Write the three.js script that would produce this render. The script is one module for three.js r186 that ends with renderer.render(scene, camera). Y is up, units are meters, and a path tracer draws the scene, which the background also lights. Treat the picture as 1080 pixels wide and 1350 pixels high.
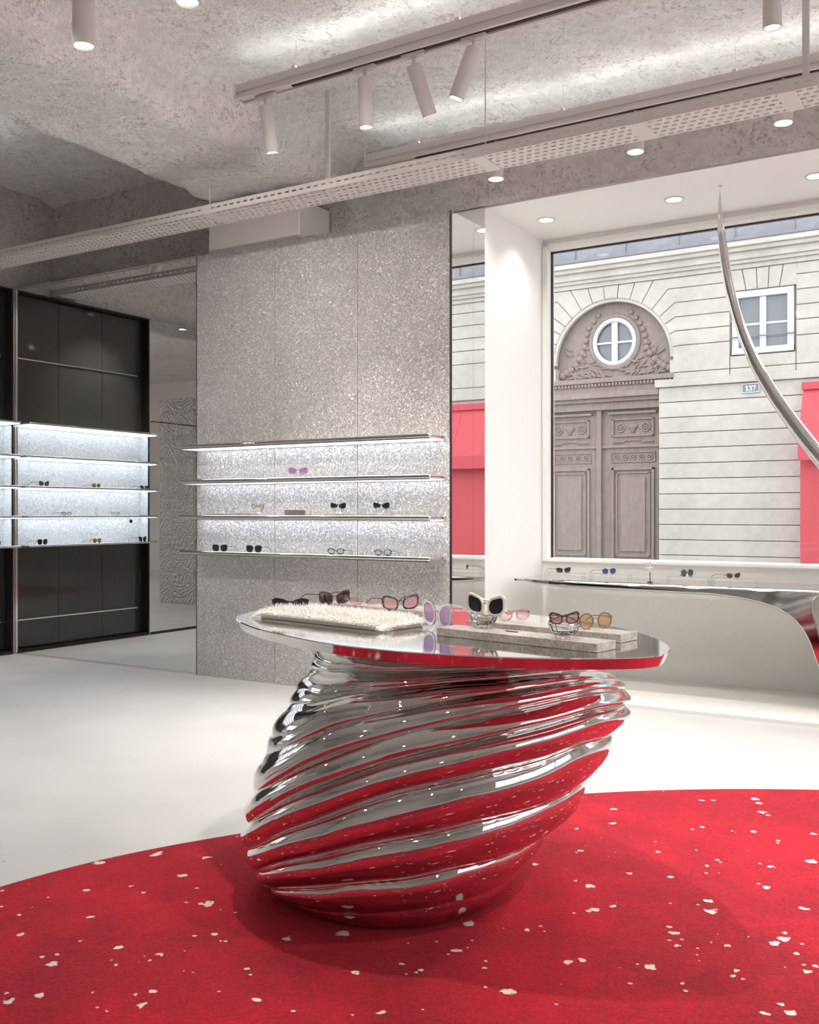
import * as THREE from 'three';
import { RoundedBoxGeometry } from 'three/addons/geometries/RoundedBoxGeometry.js';
import { mergeGeometries, mergeVertices } from 'three/addons/utils/BufferGeometryUtils.js';
import { RectAreaLightUniformsLib } from 'three/addons/lights/RectAreaLightUniformsLib.js';
import { ImprovedNoise } from 'three/addons/math/ImprovedNoise.js';

RectAreaLightUniformsLib.init();
// ---------------------------------------------------------------- camera, sky, exposure
const EYE = 1.35, F = 1318, YAW = Math.atan(812 / 1318);
const scene = new THREE.Scene();
const camera = new THREE.PerspectiveCamera(2 * Math.atan(675 / F) * 180 / Math.PI, 1080 / 1350, 0.05, 200);
camera.position.set(0, EYE, 0);
camera.rotation.y = YAW;
scene.background = new THREE.Color().setRGB(2.35, 2.42, 2.52);      // even overcast sky
const renderer = new THREE.WebGLRenderer({ antialias: true });
renderer.toneMapping = THREE.LinearToneMapping;
renderer.toneMappingExposure = 1.0;
renderer.shadowMap.enabled = true;
const DOWNLIGHT = 4.7, SOFFIT_LIGHT = 1.8, TRACK_SPOT = 13, WALL_SPOT = 13, SHELF_GLOW = 1.6, UPLIGHT = 5;

// ---------------------------------------------------------------- helpers
let seed = 7;
const rnd = () => { seed = (seed * 1664525 + 1013904223) >>> 0; return seed / 4294967296; };
const rr = (a, b) => a + (b - a) * rnd();
const perlin = new ImprovedNoise();
const noise = (x, y, z = 0) => perlin.noise(x + 31.7, y + 57.3, z + 11.9);
const S = Math.sin(YAW), C = Math.cos(YAW);
// lat (to the right of the view axis), dc (along it), height -> world
const W = (lat, dc, y = 0) => new THREE.Vector3(-S * dc + C * lat, y, -C * dc - S * lat);
const ray = (px, py) => W((px - 540) / F, 1, (675 - py) / F);
const onY = (px, py, y) => { const r = ray(px, py), t = (y - EYE) / r.y; return new THREE.Vector3(r.x * t, y, r.z * t); };
const onZ = (px, py, z) => { const r = ray(px, py), t = z / r.z; return new THREE.Vector3(r.x * t, EYE + r.y * t, z); };
const onX = (px, py, x) => { const r = ray(px, py), t = x / r.x; return new THREE.Vector3(x, EYE + r.y * t, r.z * t); };

const taken = {};
const numbered = (n) => { const k = taken[n] = (taken[n] ?? -1) + 1; return k ? n + '_' + String(k).padStart(3, '0') : n; };
function mesh(name, geo, mat, parent) {
  const m = new THREE.Mesh(geo, mat); m.name = parent ? name : numbered(name);
  m.castShadow = m.receiveShadow = true; (parent ?? scene).add(m); return m;
}
function thing(name, label, category, pos = [0, 0, 0], turn = 0, group) {
  const g = new THREE.Group(); g.name = numbered(name); scene.add(g);
  if (pos.isVector3) g.position.copy(pos); else g.position.set(...pos);
  g.rotation.y = turn; g.userData = { label, category }; if (group) g.userData.group = group; return g;
}
function tag(o, label, category, group) { o.userData.label = label; o.userData.category = category; if (group) o.userData.group = group; return o; }
function struct(name, label, geo, mat) {
  const o = geo ? mesh(name, geo, mat) : new THREE.Group();
  if (!geo) { o.name = numbered(name); scene.add(o); }
  o.userData = { kind: 'structure', label, category: name.split('_')[0] }; return o;
}
// a box between two corners with uv in metres
function bx(x0, x1, y0, y1, z0, z1, r = 0) {
  const w = Math.abs(x1 - x0), h = Math.abs(y1 - y0), d = Math.abs(z1 - z0);
  let g;
  if (r) { g = new RoundedBoxGeometry(w, h, d, 2, Math.min(r, w / 2.01, h / 2.01, d / 2.01)); }
  else g = new THREE.BoxGeometry(w, h, d);
  g.translate((x0 + x1) / 2, (y0 + y1) / 2, (z0 + z1) / 2);
  return planarUV(g);
}
function planarUV(g, s = 1) {
  const p = g.attributes.position, n = g.attributes.normal, uv = new Float32Array(p.count * 2);
  for (let i = 0; i < p.count; i++) {
    const ax = Math.abs(n.getX(i)), ay = Math.abs(n.getY(i)), az = Math.abs(n.getZ(i));
    let u, v;
    if (ay >= ax && ay >= az) { u = p.getX(i); v = p.getZ(i); } else if (ax >= az) { u = p.getZ(i); v = p.getY(i); } else { u = p.getX(i); v = p.getY(i); }
    uv[2 * i] = u * s; uv[2 * i + 1] = v * s;
  }
  g.setAttribute('uv', new THREE.BufferAttribute(uv, 2)); return g;
}
function merge(list) { return mergeGeometries(list.map((g) => { const k = g.index ? g.toNonIndexed() : g; for (const a of Object.keys(k.attributes)) if (!['position', 'normal', 'uv'].includes(a)) k.deleteAttribute(a); return k; })); }
const cyl = (r0, r1, h, seg = 24) => new THREE.CylinderGeometry(r0, r1, h, seg);
function tube(pts, r, seg = 24, rad = 8, closed = false) { return new THREE.TubeGeometry(new THREE.CatmullRomCurve3(pts, closed), seg, r, rad, closed); }
// tube whose radius follows radii along the points
function taperTube(pts, radii, seg = 60, rad = 16, squash = 1) {
  const curve = new THREE.CatmullRomCurve3(pts), fr = curve.computeFrenetFrames(seg, false), pos = [], idx = [], uv = [];
  const n = radii.length - 1;
  for (let i = 0; i <= seg; i++) {
    const t = i / seg, p = curve.getPoint(t), k = Math.min(n - 1e-6, t * n), a = Math.floor(k), r = radii[a] + (radii[a + 1] - radii[a]) * (k - a);
    const N = fr.normals[Math.round(curve.getUtoTmapping(0, 0) * 0 + i)], B = fr.binormals[i];
    for (let j = 0; j <= rad; j++) {
      const q = j / rad * Math.PI * 2, c = Math.cos(q) * r, s = Math.sin(q) * r * squash;
      pos.push(p.x + N.x * c + B.x * s, p.y + N.y * c + B.y * s, p.z + N.z * c + B.z * s); uv.push(j / rad, t);
      if (i < seg && j < rad) { const b = i * (rad + 1) + j; idx.push(b, b + rad + 1, b + 1, b + 1, b + rad + 1, b + rad + 2); }
    }
  }
  const g = new THREE.BufferGeometry(); g.setAttribute('position', new THREE.Float32BufferAttribute(pos, 3)); g.setAttribute('uv', new THREE.Float32BufferAttribute(uv, 2)); g.setIndex(idx); g.computeVertexNormals(); return g;
}
// ---------------------------------------------------------------- textures
function vnoise(period, s) {                                   // tileable value noise
  const t = new Float32Array(period * period); let q = s * 7919 + 13;
  for (let i = 0; i < t.length; i++) { q = (q * 1664525 + 1013904223) >>> 0; t[i] = q / 4294967296; }
  return (x, y) => {
    const xf = Math.floor(x), yf = Math.floor(y), fx = x - xf, fy = y - yf, x0 = ((xf % period) + period) % period, y0 = ((yf % period) + period) % period, x1 = (x0 + 1) % period, y1 = (y0 + 1) % period;
    const u = fx * fx * (3 - 2 * fx), v = fy * fy * (3 - 2 * fy);
    return (t[y0 * period + x0] * (1 - u) + t[y0 * period + x1] * u) * (1 - v) + (t[y1 * period + x0] * (1 - u) + t[y1 * period + x1] * u) * v;
  };
}
function tex(n, metres, fn, srgb = true) {                     // fn(u, v, i, j) -> [r, g, b] 0..255 ; repeats every `metres`
  const d = new Uint8Array(n * n * 4);
  for (let j = 0; j < n; j++) for (let i = 0; i < n; i++) { const c = fn(i / n, j / n, i, j), k = (j * n + i) * 4; d[k] = c[0]; d[k + 1] = c[1]; d[k + 2] = c[2]; d[k + 3] = 255; }
  const t = new THREE.DataTexture(d, n, n); t.wrapS = t.wrapT = THREE.RepeatWrapping; t.magFilter = THREE.LinearFilter; t.minFilter = THREE.LinearMipmapLinearFilter; t.generateMipmaps = true;
  if (srgb) t.colorSpace = THREE.SRGBColorSpace; t.repeat.set(1 / metres, 1 / metres); t.needsUpdate = true; return t;
}
const cl = (x, a = 0, b = 255) => Math.max(a, Math.min(b, x));
const ss = (a, b, x) => { const t = cl((x - a) / (b - a), 0, 1); return t * t * (3 - 2 * t); };

// rough sprayed plaster of the ceiling: pale, with small dark pits and pores
const pl = [vnoise(8, 1), vnoise(24, 2), vnoise(120, 3), vnoise(260, 4), vnoise(48, 5)];
const pitField = (u, v) => { const m = pl[1](u * 24, v * 24) * .55 + pl[0](u * 8, v * 8) * .45; const f = pl[2](u * 120, v * 120) * .6 + pl[3](u * 260, v * 260) * .4; return ss(.62, .86, f + (m - .5) * .5) * .45; };
function plaster(base, pit) {
  return tex(1024, 1.9, (u, v) => { const p = pitField(u, v), m = (pl[0](u * 8, v * 8) - .5) * 16 + (pl[4](u * 48, v * 48) - .5) * 16 + (pl[3](u * 260, v * 260) - .5) * 14; return base.map((b, k) => cl((b + m) * (1 - p) + pit[k] * p)); });
}
const plasterBump = tex(1024, 1.9, (u, v) => { const p = pitField(u, v), q = cl(110 + (pl[3](u * 260, v * 260) - .5) * 70 + (pl[2](u * 120, v * 120) - .5) * 90 - p * 90); return [q, q, q]; }, false);
const gl = [vnoise(256, 8), vnoise(6, 9)];
function glitter(base, spread) { let q = 99; return tex(256, 1.5, (u, v) => { q = (q * 1664525 + 1013904223) >>> 0; const r = q / 4294967296; const n = gl[0](u * 256, v * 256) * .3 + r * .7; const k = (n - .5) * spread + (n > .8 ? spread * .55 : 0) + (gl[1](u * 6, v * 6) - .5) * 8; return base.map((b) => cl(b + k)); }); }
const glitterNormal = (() => { let q = 5; return tex(256, 1.5, () => { q = (q * 1664525 + 1013904223) >>> 0; const a = (q >>> 8) / 16777216 * 6.283; q = (q * 1664525 + 1013904223) >>> 0; const r = Math.pow((q >>> 8) / 16777216, 1.3) * .62; return [cl(128 + 127 * r * Math.cos(a)), cl(128 + 127 * r * Math.sin(a)), cl(128 + 127 * Math.sqrt(1 - r * r))]; }, false); })();
const fl = [vnoise(5, 21), vnoise(16, 22), vnoise(300, 23), vnoise(120, 24)];
const floorTex = tex(2048, 4.0, (u, v) => { const m = (fl[0](u * 5, v * 5) - .5) * 12 + (fl[1](u * 16, v * 16) - .5) * 8; const s = fl[2](u * 300, v * 300), p = ss(.93, .975, s * .86 + fl[3](u * 120, v * 120) * .14) * 70; return [cl(203 + m - p), cl(203 + m - p), cl(201 + m - p)]; });
const floorRough = tex(512, 4.0, (u, v) => { const q = cl(112 + (fl[0](u * 5, v * 5) - .5) * 14 + (fl[3](u * 120, v * 120) - .5) * 16); return [q, q, q]; }, false);
const wallTex = tex(512, 3, (u, v) => { const m = (fl[0](u * 5, v * 5) - .5) * 5 + (fl[3](u * 120, v * 120) - .5) * 3; return [cl(236 + m), cl(235 + m), cl(231 + m)]; });
const stoneTex = tex(512, 1.6, (u, v) => { const m = (fl[0](u * 5, v * 5) - .5) * 12 + (fl[1](u * 16, v * 16) - .5) * 9 + (fl[3](u * 120, v * 120) - .5) * 10; return [cl(194 + m), cl(190 + m), cl(182 + m)]; });
const doorTex = tex(512, 1.2, (u, v) => { const m = (fl[3](u * 120, v * 5) - .5) * 16 + (fl[1](u * 16, v * 16) - .5) * 9; return [cl(146 + m), cl(133 + m), cl(126 + m)]; });
const zincTex = tex(512, 1.5, (u, v) => { const m = (fl[1](u * 16, v * 16) - .5) * 12 + (fl[0](u * 5, v * 5) - .5) * 10; return [cl(132 + m), cl(134 + m), cl(140 + m)]; });
const dk = [vnoise(4, 41), vnoise(180, 42), vnoise(60, 43)];
const darkTex = tex(512, .8, (u, v) => { const m = (dk[1](u * 180, v * 180) - .5) * 16 + (dk[0](u * 4, v * 4) - .5) * 8 + (dk[1](u * 180, v * 180) > .88 ? 14 : 0); return [cl(50 + m), cl(51 + m), cl(49 + m)]; });
const silverBump = tex(512, .55, (u, v) => { const q = cl(128 + Math.sin((u + dk[0](u * 4, v * 4) * .5) * 50) * 38 + Math.sin((v + dk[0](v * 4, u * 4) * .5) * 44) * 38 + (dk[2](u * 60, v * 60) - .5) * 90); return [q, q, q]; }, false);
const slabTex = tex(512, .5, (u, v) => { const m = (fl[3](u * 120, v * 60) - .5) * 36 + (fl[1](u * 16, v * 16) - .5) * 24; return [cl(182 + m), cl(176 + m), cl(168 + m)]; });
const slabBump = tex(512, .5, (u, v) => { const q = cl(128 + (fl[3](u * 120, v * 60) - .5) * 120 + (fl[1](u * 16, v * 16) - .5) * 120); return [q, q, q]; }, false);

// ---------------------------------------------------------------- materials
const std = (o) => new THREE.MeshStandardMaterial(o), phy = (o) => new THREE.MeshPhysicalMaterial(o);
const rgb = (r, g, b) => new THREE.Color().setRGB(r, g, b);
const M = {
  plaster: std({ map: plaster([238, 236, 234], [158, 150, 145]), bumpMap: plasterBump, bumpScale: .02, roughness: .95 }),
  concrete: std({ map: plaster([206, 200, 196], [124, 114, 108]), bumpMap: plasterBump, bumpScale: .014, roughness: .95 }),
  white: std({ map: wallTex, roughness: .55 }),
  whitePlain: std({ color: 0xeeede9, roughness: .5 }),
  metalWhite: std({ color: 0xd9d3cf, roughness: .42 }),
  trackSlot: std({ color: 0x24211f, roughness: .6 }),
  glitter: std({ map: glitter([200, 197, 196], 58), normalMap: glitterNormal, roughness: .42, metalness: .35 }),
  glitterPale: std({ map: glitter([214, 218, 220], 40), normalMap: glitterNormal, roughness: .5, metalness: .15 }),
  silver: std({ color: 0xb4b1ad, bumpMap: silverBump, bumpScale: .03, roughness: .28, metalness: 1 }),
  dark: phy({ map: darkTex, roughness: .35, metalness: .15, clearcoat: 1, clearcoatRoughness: .04 }),
  darkFrame: std({ color: 0x3a3735, roughness: .35, metalness: .6 }),
  chrome: std({ color: rgb(.67, .66, .645), roughness: .05, metalness: 1 }),
  chromeTop: std({ color: rgb(.72, .71, .695), roughness: .06, metalness: 1 }),
  chromeTrim: std({ color: rgb(.80, .78, .76), roughness: .12, metalness: 1 }),
  mirror: std({ color: rgb(.86, .87, .86), roughness: .008, metalness: 1 }),
  floor: std({ map: floorTex, roughnessMap: floorRough, roughness: 1 }),
  stone: std({ map: stoneTex, roughness: .9 }),
  stoneJoint: std({ color: 0x969287, roughness: .95 }),
  door: std({ map: doorTex, roughness: .65 }),
  zinc: std({ map: zincTex, roughness: .55, metalness: .2 }),
  winFrame: std({ color: 0xd3d4d6, roughness: .5 }),
  winGlass: std({ color: 0x7d8186, roughness: .12, metalness: .1 }),
  awning: std({ color: 0xca555d, roughness: .8 }),
  asphalt: std({ color: 0x9c9a96, roughness: .9 }),
  pane: phy({ color: 0xffffff, roughness: 0, transmission: 1, thickness: 0, ior: 1.5 }),
  crystal: phy({ color: 0xffffff, roughness: .01, transmission: 1, thickness: .02, ior: 1.5 }),
  acrylic: phy({ color: 0xf6fbfb, roughness: .01, transmission: 1, thickness: 0, ior: 1.45 }),
  slab: std({ map: slabTex, bumpMap: slabBump, bumpScale: .0025, roughness: .4, metalness: .25 }),
  blackPart: std({ color: 0x141313, roughness: .3 }),
  glow: std({ color: 0xffffff, emissive: 0xfff6ec, emissiveIntensity: 3.2, roughness: .6 }),
  upGlow: std({ color: 0xffffff, emissive: 0xf4faf6, emissiveIntensity: 2, roughness: .6 }),
  shelfGlow: std({ color: 0xffffff, emissive: 0xf2f7ff, emissiveIntensity: 1.15, roughness: .6 }),
};

// ================================================================ the setting
const ZB = -6.13, ZN = -6.66, ZW = -7.72, XL = -8.19, XM = -3.44, XR = 4.4, ZR = 4.2, HP = 3.47, HS = 3.63;
struct('floor', 'pale polished concrete floor with small dark pores', bx(XL - .4, XR + .2, -.2, 0, ZN, ZR + .2), M.floor);
struct('floor_niche', 'low white step inside the shop window', bx(XM, XR, -.2, .032, ZW, ZN, .008), M.whitePlain);
// ceiling: rough plaster with one wide dropped beam running into the room
{
  const x0 = XL - .45, x1 = XR + .1, z0 = ZN - .04, z1 = ZR + .1, nx = 300, nz = 260, pos = [], uv = [], idx = [];
  for (let j = 0; j <= nz; j++) for (let i = 0; i <= nx; i++) {
    const x = x0 + (x1 - x0) * i / nx, z = z0 + (z1 - z0) * j / nz;
    const w1 = noise(z * .9, 3.1) * .09 + noise(z * 3.1, 8) * .03, w2 = noise(z * .8, 9.4) * .1 + noise(z * 3.3, 4) * .035;
    let y = x < -5 ? 4.45 : 4.27;
    const l = ss(-5.92 + w1, -5.70 + w1, x), r = 1 - ss(-4.80 + w2, -4.46 + w2, x), b = l * r;
    y = y * (1 - b) + 3.94 * b;
    y -= ss(-6.45, -6.66, z) * .06 * (1 - b);                      // swept into the window wall
    const yb = y;
    y += noise(x * .7, z * .7, 2) * .05 + noise(x * 2.3, z * 2.3, 5) * .025 + noise(x * 7, z * 7, 7) * .012 + noise(x * 17, z * 17, 1) * .007;
    pos.push(x, y, z); uv.push(x + (yb - 3.94) * (x < -5 ? -.9 : .9), z);
    if (i < nx && j < nz) { const k = j * (nx + 1) + i; idx.push(k, k + 1, k + nx + 1, k + 1, k + nx + 2, k + nx + 1); }
  }
  const n = pos.length / 3;                                        // back of the slab
  for (const [x, z] of [[x0, z0], [x1, z0], [x0, z1], [x1, z1]]) { pos.push(x, 4.75, z); uv.push(x, z); }
  idx.push(n, n + 2, n + 1, n + 1, n + 2, n + 3);
  const g = new THREE.BufferGeometry(); g.setAttribute('position', new THREE.Float32BufferAttribute(pos, 3)); g.setAttribute('uv', new THREE.Float32BufferAttribute(uv, 2)); g.setIndex(idx); g.computeVertexNormals();
  struct('ceiling', 'rough pitted pale plaster ceiling with a wide dropped beam', g, M.plaster);
}
// rough concrete lintel wall above mirror, panels and window
{
  const z = ZN + .02, x0 = XL - .4, x1 = XR + .1, y0 = HS, y1 = 4.7, nx = 420, ny = 46, pos = [], uv = [], idx = [];
  for (let j = 0; j <= ny; j++) for (let i = 0; i <= nx; i++) {
    const x = x0 + (x1 - x0) * i / nx, y = y0 + (y1 - y0) * j / ny;
    let d = noise(x * .8, y * .8, 9) * .05 + noise(x * 3, y * 3, 4) * .03 + noise(x * 9, y * 9, 3) * .016;
    d = Math.max(d, -.012); if (!j) d = 0;
    pos.push(x, y + (j ? noise(x * 6, 2.2) * .012 : 0), z + d); uv.push(x, y);
    if (i < nx && j < ny) { const k = j * (nx + 1) + i; idx.push(k, k + 1, k + nx + 1, k + 1, k + nx + 2, k + nx + 1); }
  }
  const g = new THREE.BufferGeometry(); g.setAttribute('position', new THREE.Float32BufferAttribute(pos, 3)); g.setAttribute('uv', new THREE.Float32BufferAttribute(uv, 2)); g.setIndex(idx); g.computeVertexNormals();
  const w = struct('wall_lintel', 'rough brownish concrete wall band above the display wall and window', g, M.concrete);
  mesh('core', bx(x0, x1, HS, 4.75, ZW - .3, ZN - .06), M.concrete, w);
}
// window niche: soffit, left reveal, wall under and beside the glass
struct('ceiling_soffit', 'smooth white soffit over the shop window niche', bx(XM, XR, HS - .01, HS + .03, ZW - .05, ZN + .001), M.whitePlain);
struct('wall_reveal', 'smooth white side reveal of the shop window niche', bx(XM - .25, XM, 0, HS, ZW - .2, ZN), M.white);
const winX0 = XM + .05, winX1 = 2.6, winY0 = .967, winY1 = 3.53;
{
  const w = struct('wall_front', 'white wall below and beside the shop window');
  mesh('parapet', bx(XM, XR, 0, winY0 - .03, ZW - .2, ZW), M.white, w);
  mesh('pier', bx(winX1 + .05, XR, winY0 - .03, HS, ZW - .2, ZW), M.white, w);
  mesh('head', bx(XM, winX1 + .05, winY1 + .03, HS, ZW - .2, ZW), M.white, w);
}
{
  const w = struct('window_1', 'large fixed shop window in a slim white frame');
  mesh('window_frame', merge([bx(XM + .001, winX0, winY0 - .03, winY1 + .03, ZW - .12, ZW + .03, .008), bx(winX1, winX1 + .05, winY0 - .03, winY1 + .03, ZW - .12, ZW + .03, .008), bx(winX0, winX1, winY1, winY1 + .05, ZW - .12, ZW + .03, .008)]), M.whitePlain, w);
  mesh('window_sill', bx(winX0, winX1, winY0 - .03, winY0, ZW - .14, ZW + .05, .008), M.whitePlain, w);
  mesh('gasket', merge([bx(winX0, winX0 + .012, winY0, winY1, ZW - .075, ZW - .045), bx(winX0, winX1, winY1 - .012, winY1, ZW - .075, ZW - .045)]), M.darkFrame, w);
  mesh('pane', new THREE.PlaneGeometry(winX1 - winX0, winY1 - winY0).translate((winX0 + winX1) / 2, (winY0 + winY1) / 2, ZW - .06), M.pane, w);
}
{ const w = struct('wall_right', 'white side wall of the shop with a second shop window'); const a = -6.2, b = -.6, y0 = .9, y1 = 3.5;
  mesh('wall_below', bx(XR, XR + .2, 0, y0, ZW - .2, ZR + .2), M.white, w); mesh('wall_above', bx(XR, XR + .2, y1, 4.75, ZW - .2, ZR + .2), M.white, w);
  mesh('pier', bx(XR, XR + .2, y0, y1, ZW - .2, a), M.white, w); mesh('pier', bx(XR, XR + .2, y0, y1, b, ZR + .2), M.white, w);
  const v = struct('window_2', 'side shop window in a dark slim frame'); mesh('window_frame', merge([bx(XR, XR + .12, y0, y0 + .05, a, b), bx(XR, XR + .12, y1 - .05, y1, a, b), ...[a, (2 * a + b) / 3, (a + 2 * b) / 3, b - .05].map((z) => bx(XR, XR + .12, y0 + .05, y1 - .05, z, z + .05))]), M.darkFrame, v);
  mesh('pane', new THREE.PlaneGeometry(b - a, y1 - y0).rotateY(-Math.PI / 2).translate(XR + .06, (y0 + y1) / 2, (a + b) / 2), M.pane, v); }
struct('wall_rear', 'plain white rear wall of the shop', bx(XL - .6, XR + .2, 0, 4.75, ZR, ZR + .2), M.white);
{ const w = struct('wall_left', 'side wall behind the dark display cabinet, rough concrete above'); mesh('lower_wall', bx(XL - .6, XL - .2, 0, HP, ZN - .3, ZR + .2), M.white, w); mesh('upper_wall', bx(XL - .6, XL - .12, HP, 4.75, ZN - .3, ZR + .2), M.concrete, w); }
struct('wall_core', 'solid wall behind the mirror', bx(XL - .4, XM - .26, 0, HS, ZW - .2, ZN + .02), M.white);
// display wall of glitter panels, a box with a mirror on its side
{
  const w = struct('wall_back', 'silver glitter display wall of three tall panels');
  mesh('core', bx(-5.845, XM - .006, 0, HP - .01, ZN + .03, ZB - .022), M.whitePlain, w);
  const xs = [-5.85, onZ(362, 600, ZB).x, onZ(471.5, 600, ZB).x, XM];
  for (let k = 0; k < 3; k++) mesh('glitter_panel', bx(xs[k] + .0025, xs[k + 1] - .0025, .0, HP, ZB - .02, ZB, .002), M.glitter, w);
  mesh('edge_strip', bx(XM - .004, XM + .003, 0, HP, ZB - .022, ZB + .003), M.darkFrame, w);
}
{ // white duct box on top of the display wall
  const b = thing('duct_box', 'plain white box housing on top of the glitter wall', 'duct box', [-5.3, HP, -6.4]);
  mesh('housing', bx(-.48, .47, 0, .33, -.2, .2, .006), M.metalWhite, b);
  mesh('flange', bx(-.48, .47, .315, .33, .2, .215), M.metalWhite, b);
}
// mirrors
{
  const m = thing('wall_mirror', 'tall frameless wall mirror between dark cabinet and glitter wall', 'mirror', [(XL - 5.85) / 2, 0, ZB]);
  const hw = (-5.85 - XL) / 2 + .0;
  mesh('mirror_glass', bx(-hw + .03, hw - .006, .015, HP - .012, -.012, 0), M.mirror, m);
  mesh('mirror_edge', merge([bx(-hw - .02, -hw + .03, 0, HP, -.02, .012, .004), bx(-hw + .03, hw - .004, HP - .012, HP, -.02, .006), bx(-hw + .03, hw - .004, 0, .015, -.02, .006)]), M.chromeTrim, m);
  mesh('backing', bx(-hw - .02, hw - .004, 0, HP, ZN - ZB + .03, -.02), M.darkFrame, m);
}
{
  const m = thing('mirror_strip', 'narrow tall mirror lining the side of the glitter wall beside the window', 'mirror', [XM, 0, (ZB + ZN) / 2]);
  mesh('mirror_glass', bx(-.006, .0, .01, HP, (ZN - ZB) / 2 + .002, -.08), M.mirror, m);
  mesh('mirror_glass', bx(-.006, .0, .01, HP, -.078, (ZB - ZN) / 2 - .024), M.mirror, m);
}
{
  const m = thing('side_mirror', 'tall mirror on the side wall past the dark cabinet', 'mirror', [XL, 0, -3.2]);
  mesh('mirror_glass', bx(-.012, 0, .03, 2.34, -1.2, 1.2), M.mirror, m);
  mesh('mirror_glass', bx(-.012, 0, 2.352, HP, -1.2, 1.2), M.mirror, m);
  mesh('base_trim', bx(-.02, .004, 0, .03, -1.2, 1.2), M.darkFrame, m);
  mesh('joint_trim', bx(-.02, .002, 2.34, 2.352, -1.2, 1.2), M.darkFrame, m);
  mesh('backing', bx(-.2, -.014, 0, HP, -1.2, 1.2), M.darkFrame, m);
}
{ // embossed silver partition seen only in the mirrors
  const w = struct('wall_partition', 'embossed silver partition wall seen in the mirror');
  mesh('core', bx(-7.44, -5.34, 0, 3.03, -1.46, -1.3), M.whitePlain, w);
  for (let k = 0; k < 3; k++) for (let j = 0; j < 4; j++) mesh('silver_panel', bx(-7.44 + k * .7 + .002, -7.44 + (k + 1) * .7 - .002, j * .7575 + .002, (j + 1) * .7575 - .002, -1.48, -1.46, .003), M.silver, w);
}

// ================================================================ ceiling services
const CEIL = 4.3, TZ1 = -4.89, TZ2 = -6.36, TY = 3.98;
function spotBelow(parent, y, intensity, angle, dir) {
  const s = new THREE.SpotLight(0xfffaf4, intensity, 0, angle, 1, 2); s.name = 'lamp_light'; s.castShadow = true; s.shadow.radius = 3;
  s.position.set(0, y, 0); parent.add(s); s.target.position.set(0, y - 1, 0); parent.add(s.target); s.target.name = 'aim'; return s;
}
const housingGeo = new THREE.LatheGeometry([[.0, 0], [.05, 0], [.0555, -.004], [.0555, -.545], [.0545, -.55], [.05, -.55], [.049, -.53], [0, -.53]].map((p) => new THREE.Vector2(...p)).reverse(), 32);
const lensGeo = new THREE.CylinderGeometry(.0485, .0485, .008, 28).translate(0, -.536, 0);
function downlight(x, y, z, label, group, short) {
  const g = thing('cylinder_downlight', label, 'ceiling lamp', [x, y + .55, z], 0, group);
  const h = mesh('housing', housingGeo, M.metalWhite, g); if (short) { h.scale.y = .42; h.position.y = -.319; mesh('stem', cyl(.012, .012, .04, 12).translate(0, -.3, 0), M.metalWhite, g); }
  { const l = mesh('lens', lensGeo, M.glow, g); if (short) l.position.y = -.0105; }
  spotBelow(g, -.56, DOWNLIGHT, 1.15);
}
for (const [px, py, where] of [[654, 243, 'above the mirror strip'], [838, 208.5, 'in the middle of its row'], [1033, 172, 'nearest the curved horn']]) { const p = onZ(px, py, TZ2); downlight(p.x, 3.71, TZ2, 'short white cylinder downlight lit along the concrete lintel, ' + where, 'downlights along the window lintel', true); }
for (const [px, py, where] of [[110.5, 61.5, 'below the dropped plaster beam'], [247.5, 4, 'beside the edge of the plaster beam']]) { const p = onY(px, py, 3.68); downlight(p.x, 3.68, p.z, 'long white cylinder downlight hanging ' + where, 'downlights in the middle of the room'); }
for (const x of [-2.5, -1.75, -.2, .9, 2.4]) downlight(x, 3.68, -3.38, 'white cylinder downlight further along the middle row', 'downlights further along the room');
for (const x of [-.3, .7, 2.2]) downlight(x, 3.71, TZ2, 'short white cylinder downlight at the far end of the window lintel', 'downlights past the window', true);
for (const x of [-6.6, -4.6, -2.2, 0, 2.4]) downlight(x, 3.68, 1.2, 'white cylinder downlight in the rear of the shop', 'downlights in the rear');
for (const z of [-4.2, -2.9]) downlight(-7.2, 3.68, z, 'white cylinder downlight in front of the dark cabinet', 'downlights by the cabinet');
// recessed lamps in the soffit
const ringGeo = new THREE.LatheGeometry([[.055, .012], [.055, -.004], [.07, -.006], [.073, 0], [.073, .012]].map((p) => new THREE.Vector2(...p)), 32);
const discGeo = new THREE.CylinderGeometry(.0555, .0555, .006, 28).translate(0, .001, 0);
for (const [px, py, where] of [[720, 290, 'nearest the white reveal'], [889, 263, 'between reveal and horn tip'], [1076, 232, 'past the horn tip'], [0, 0], [0, 1]]) {
  const p = px ? onY(px, py, HS - .012) : new THREE.Vector3(py ? .9 : -.1, 0, -7.2);
  const g = thing('recessed_downlight', px ? 'round recessed downlight in the white window soffit ' + where : 'round recessed downlight further along the soffit', 'ceiling lamp', [p.x, HS - .012, p.z], 0, px ? 'recessed lamps in the window soffit' : 'recessed lamps further along the soffit');
  mesh('rim', ringGeo, M.metalWhite, g); mesh('lens', discGeo, M.glow, g);
  spotBelow(g, -.03, SOFFIT_LIGHT, 1.1);
}
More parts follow.
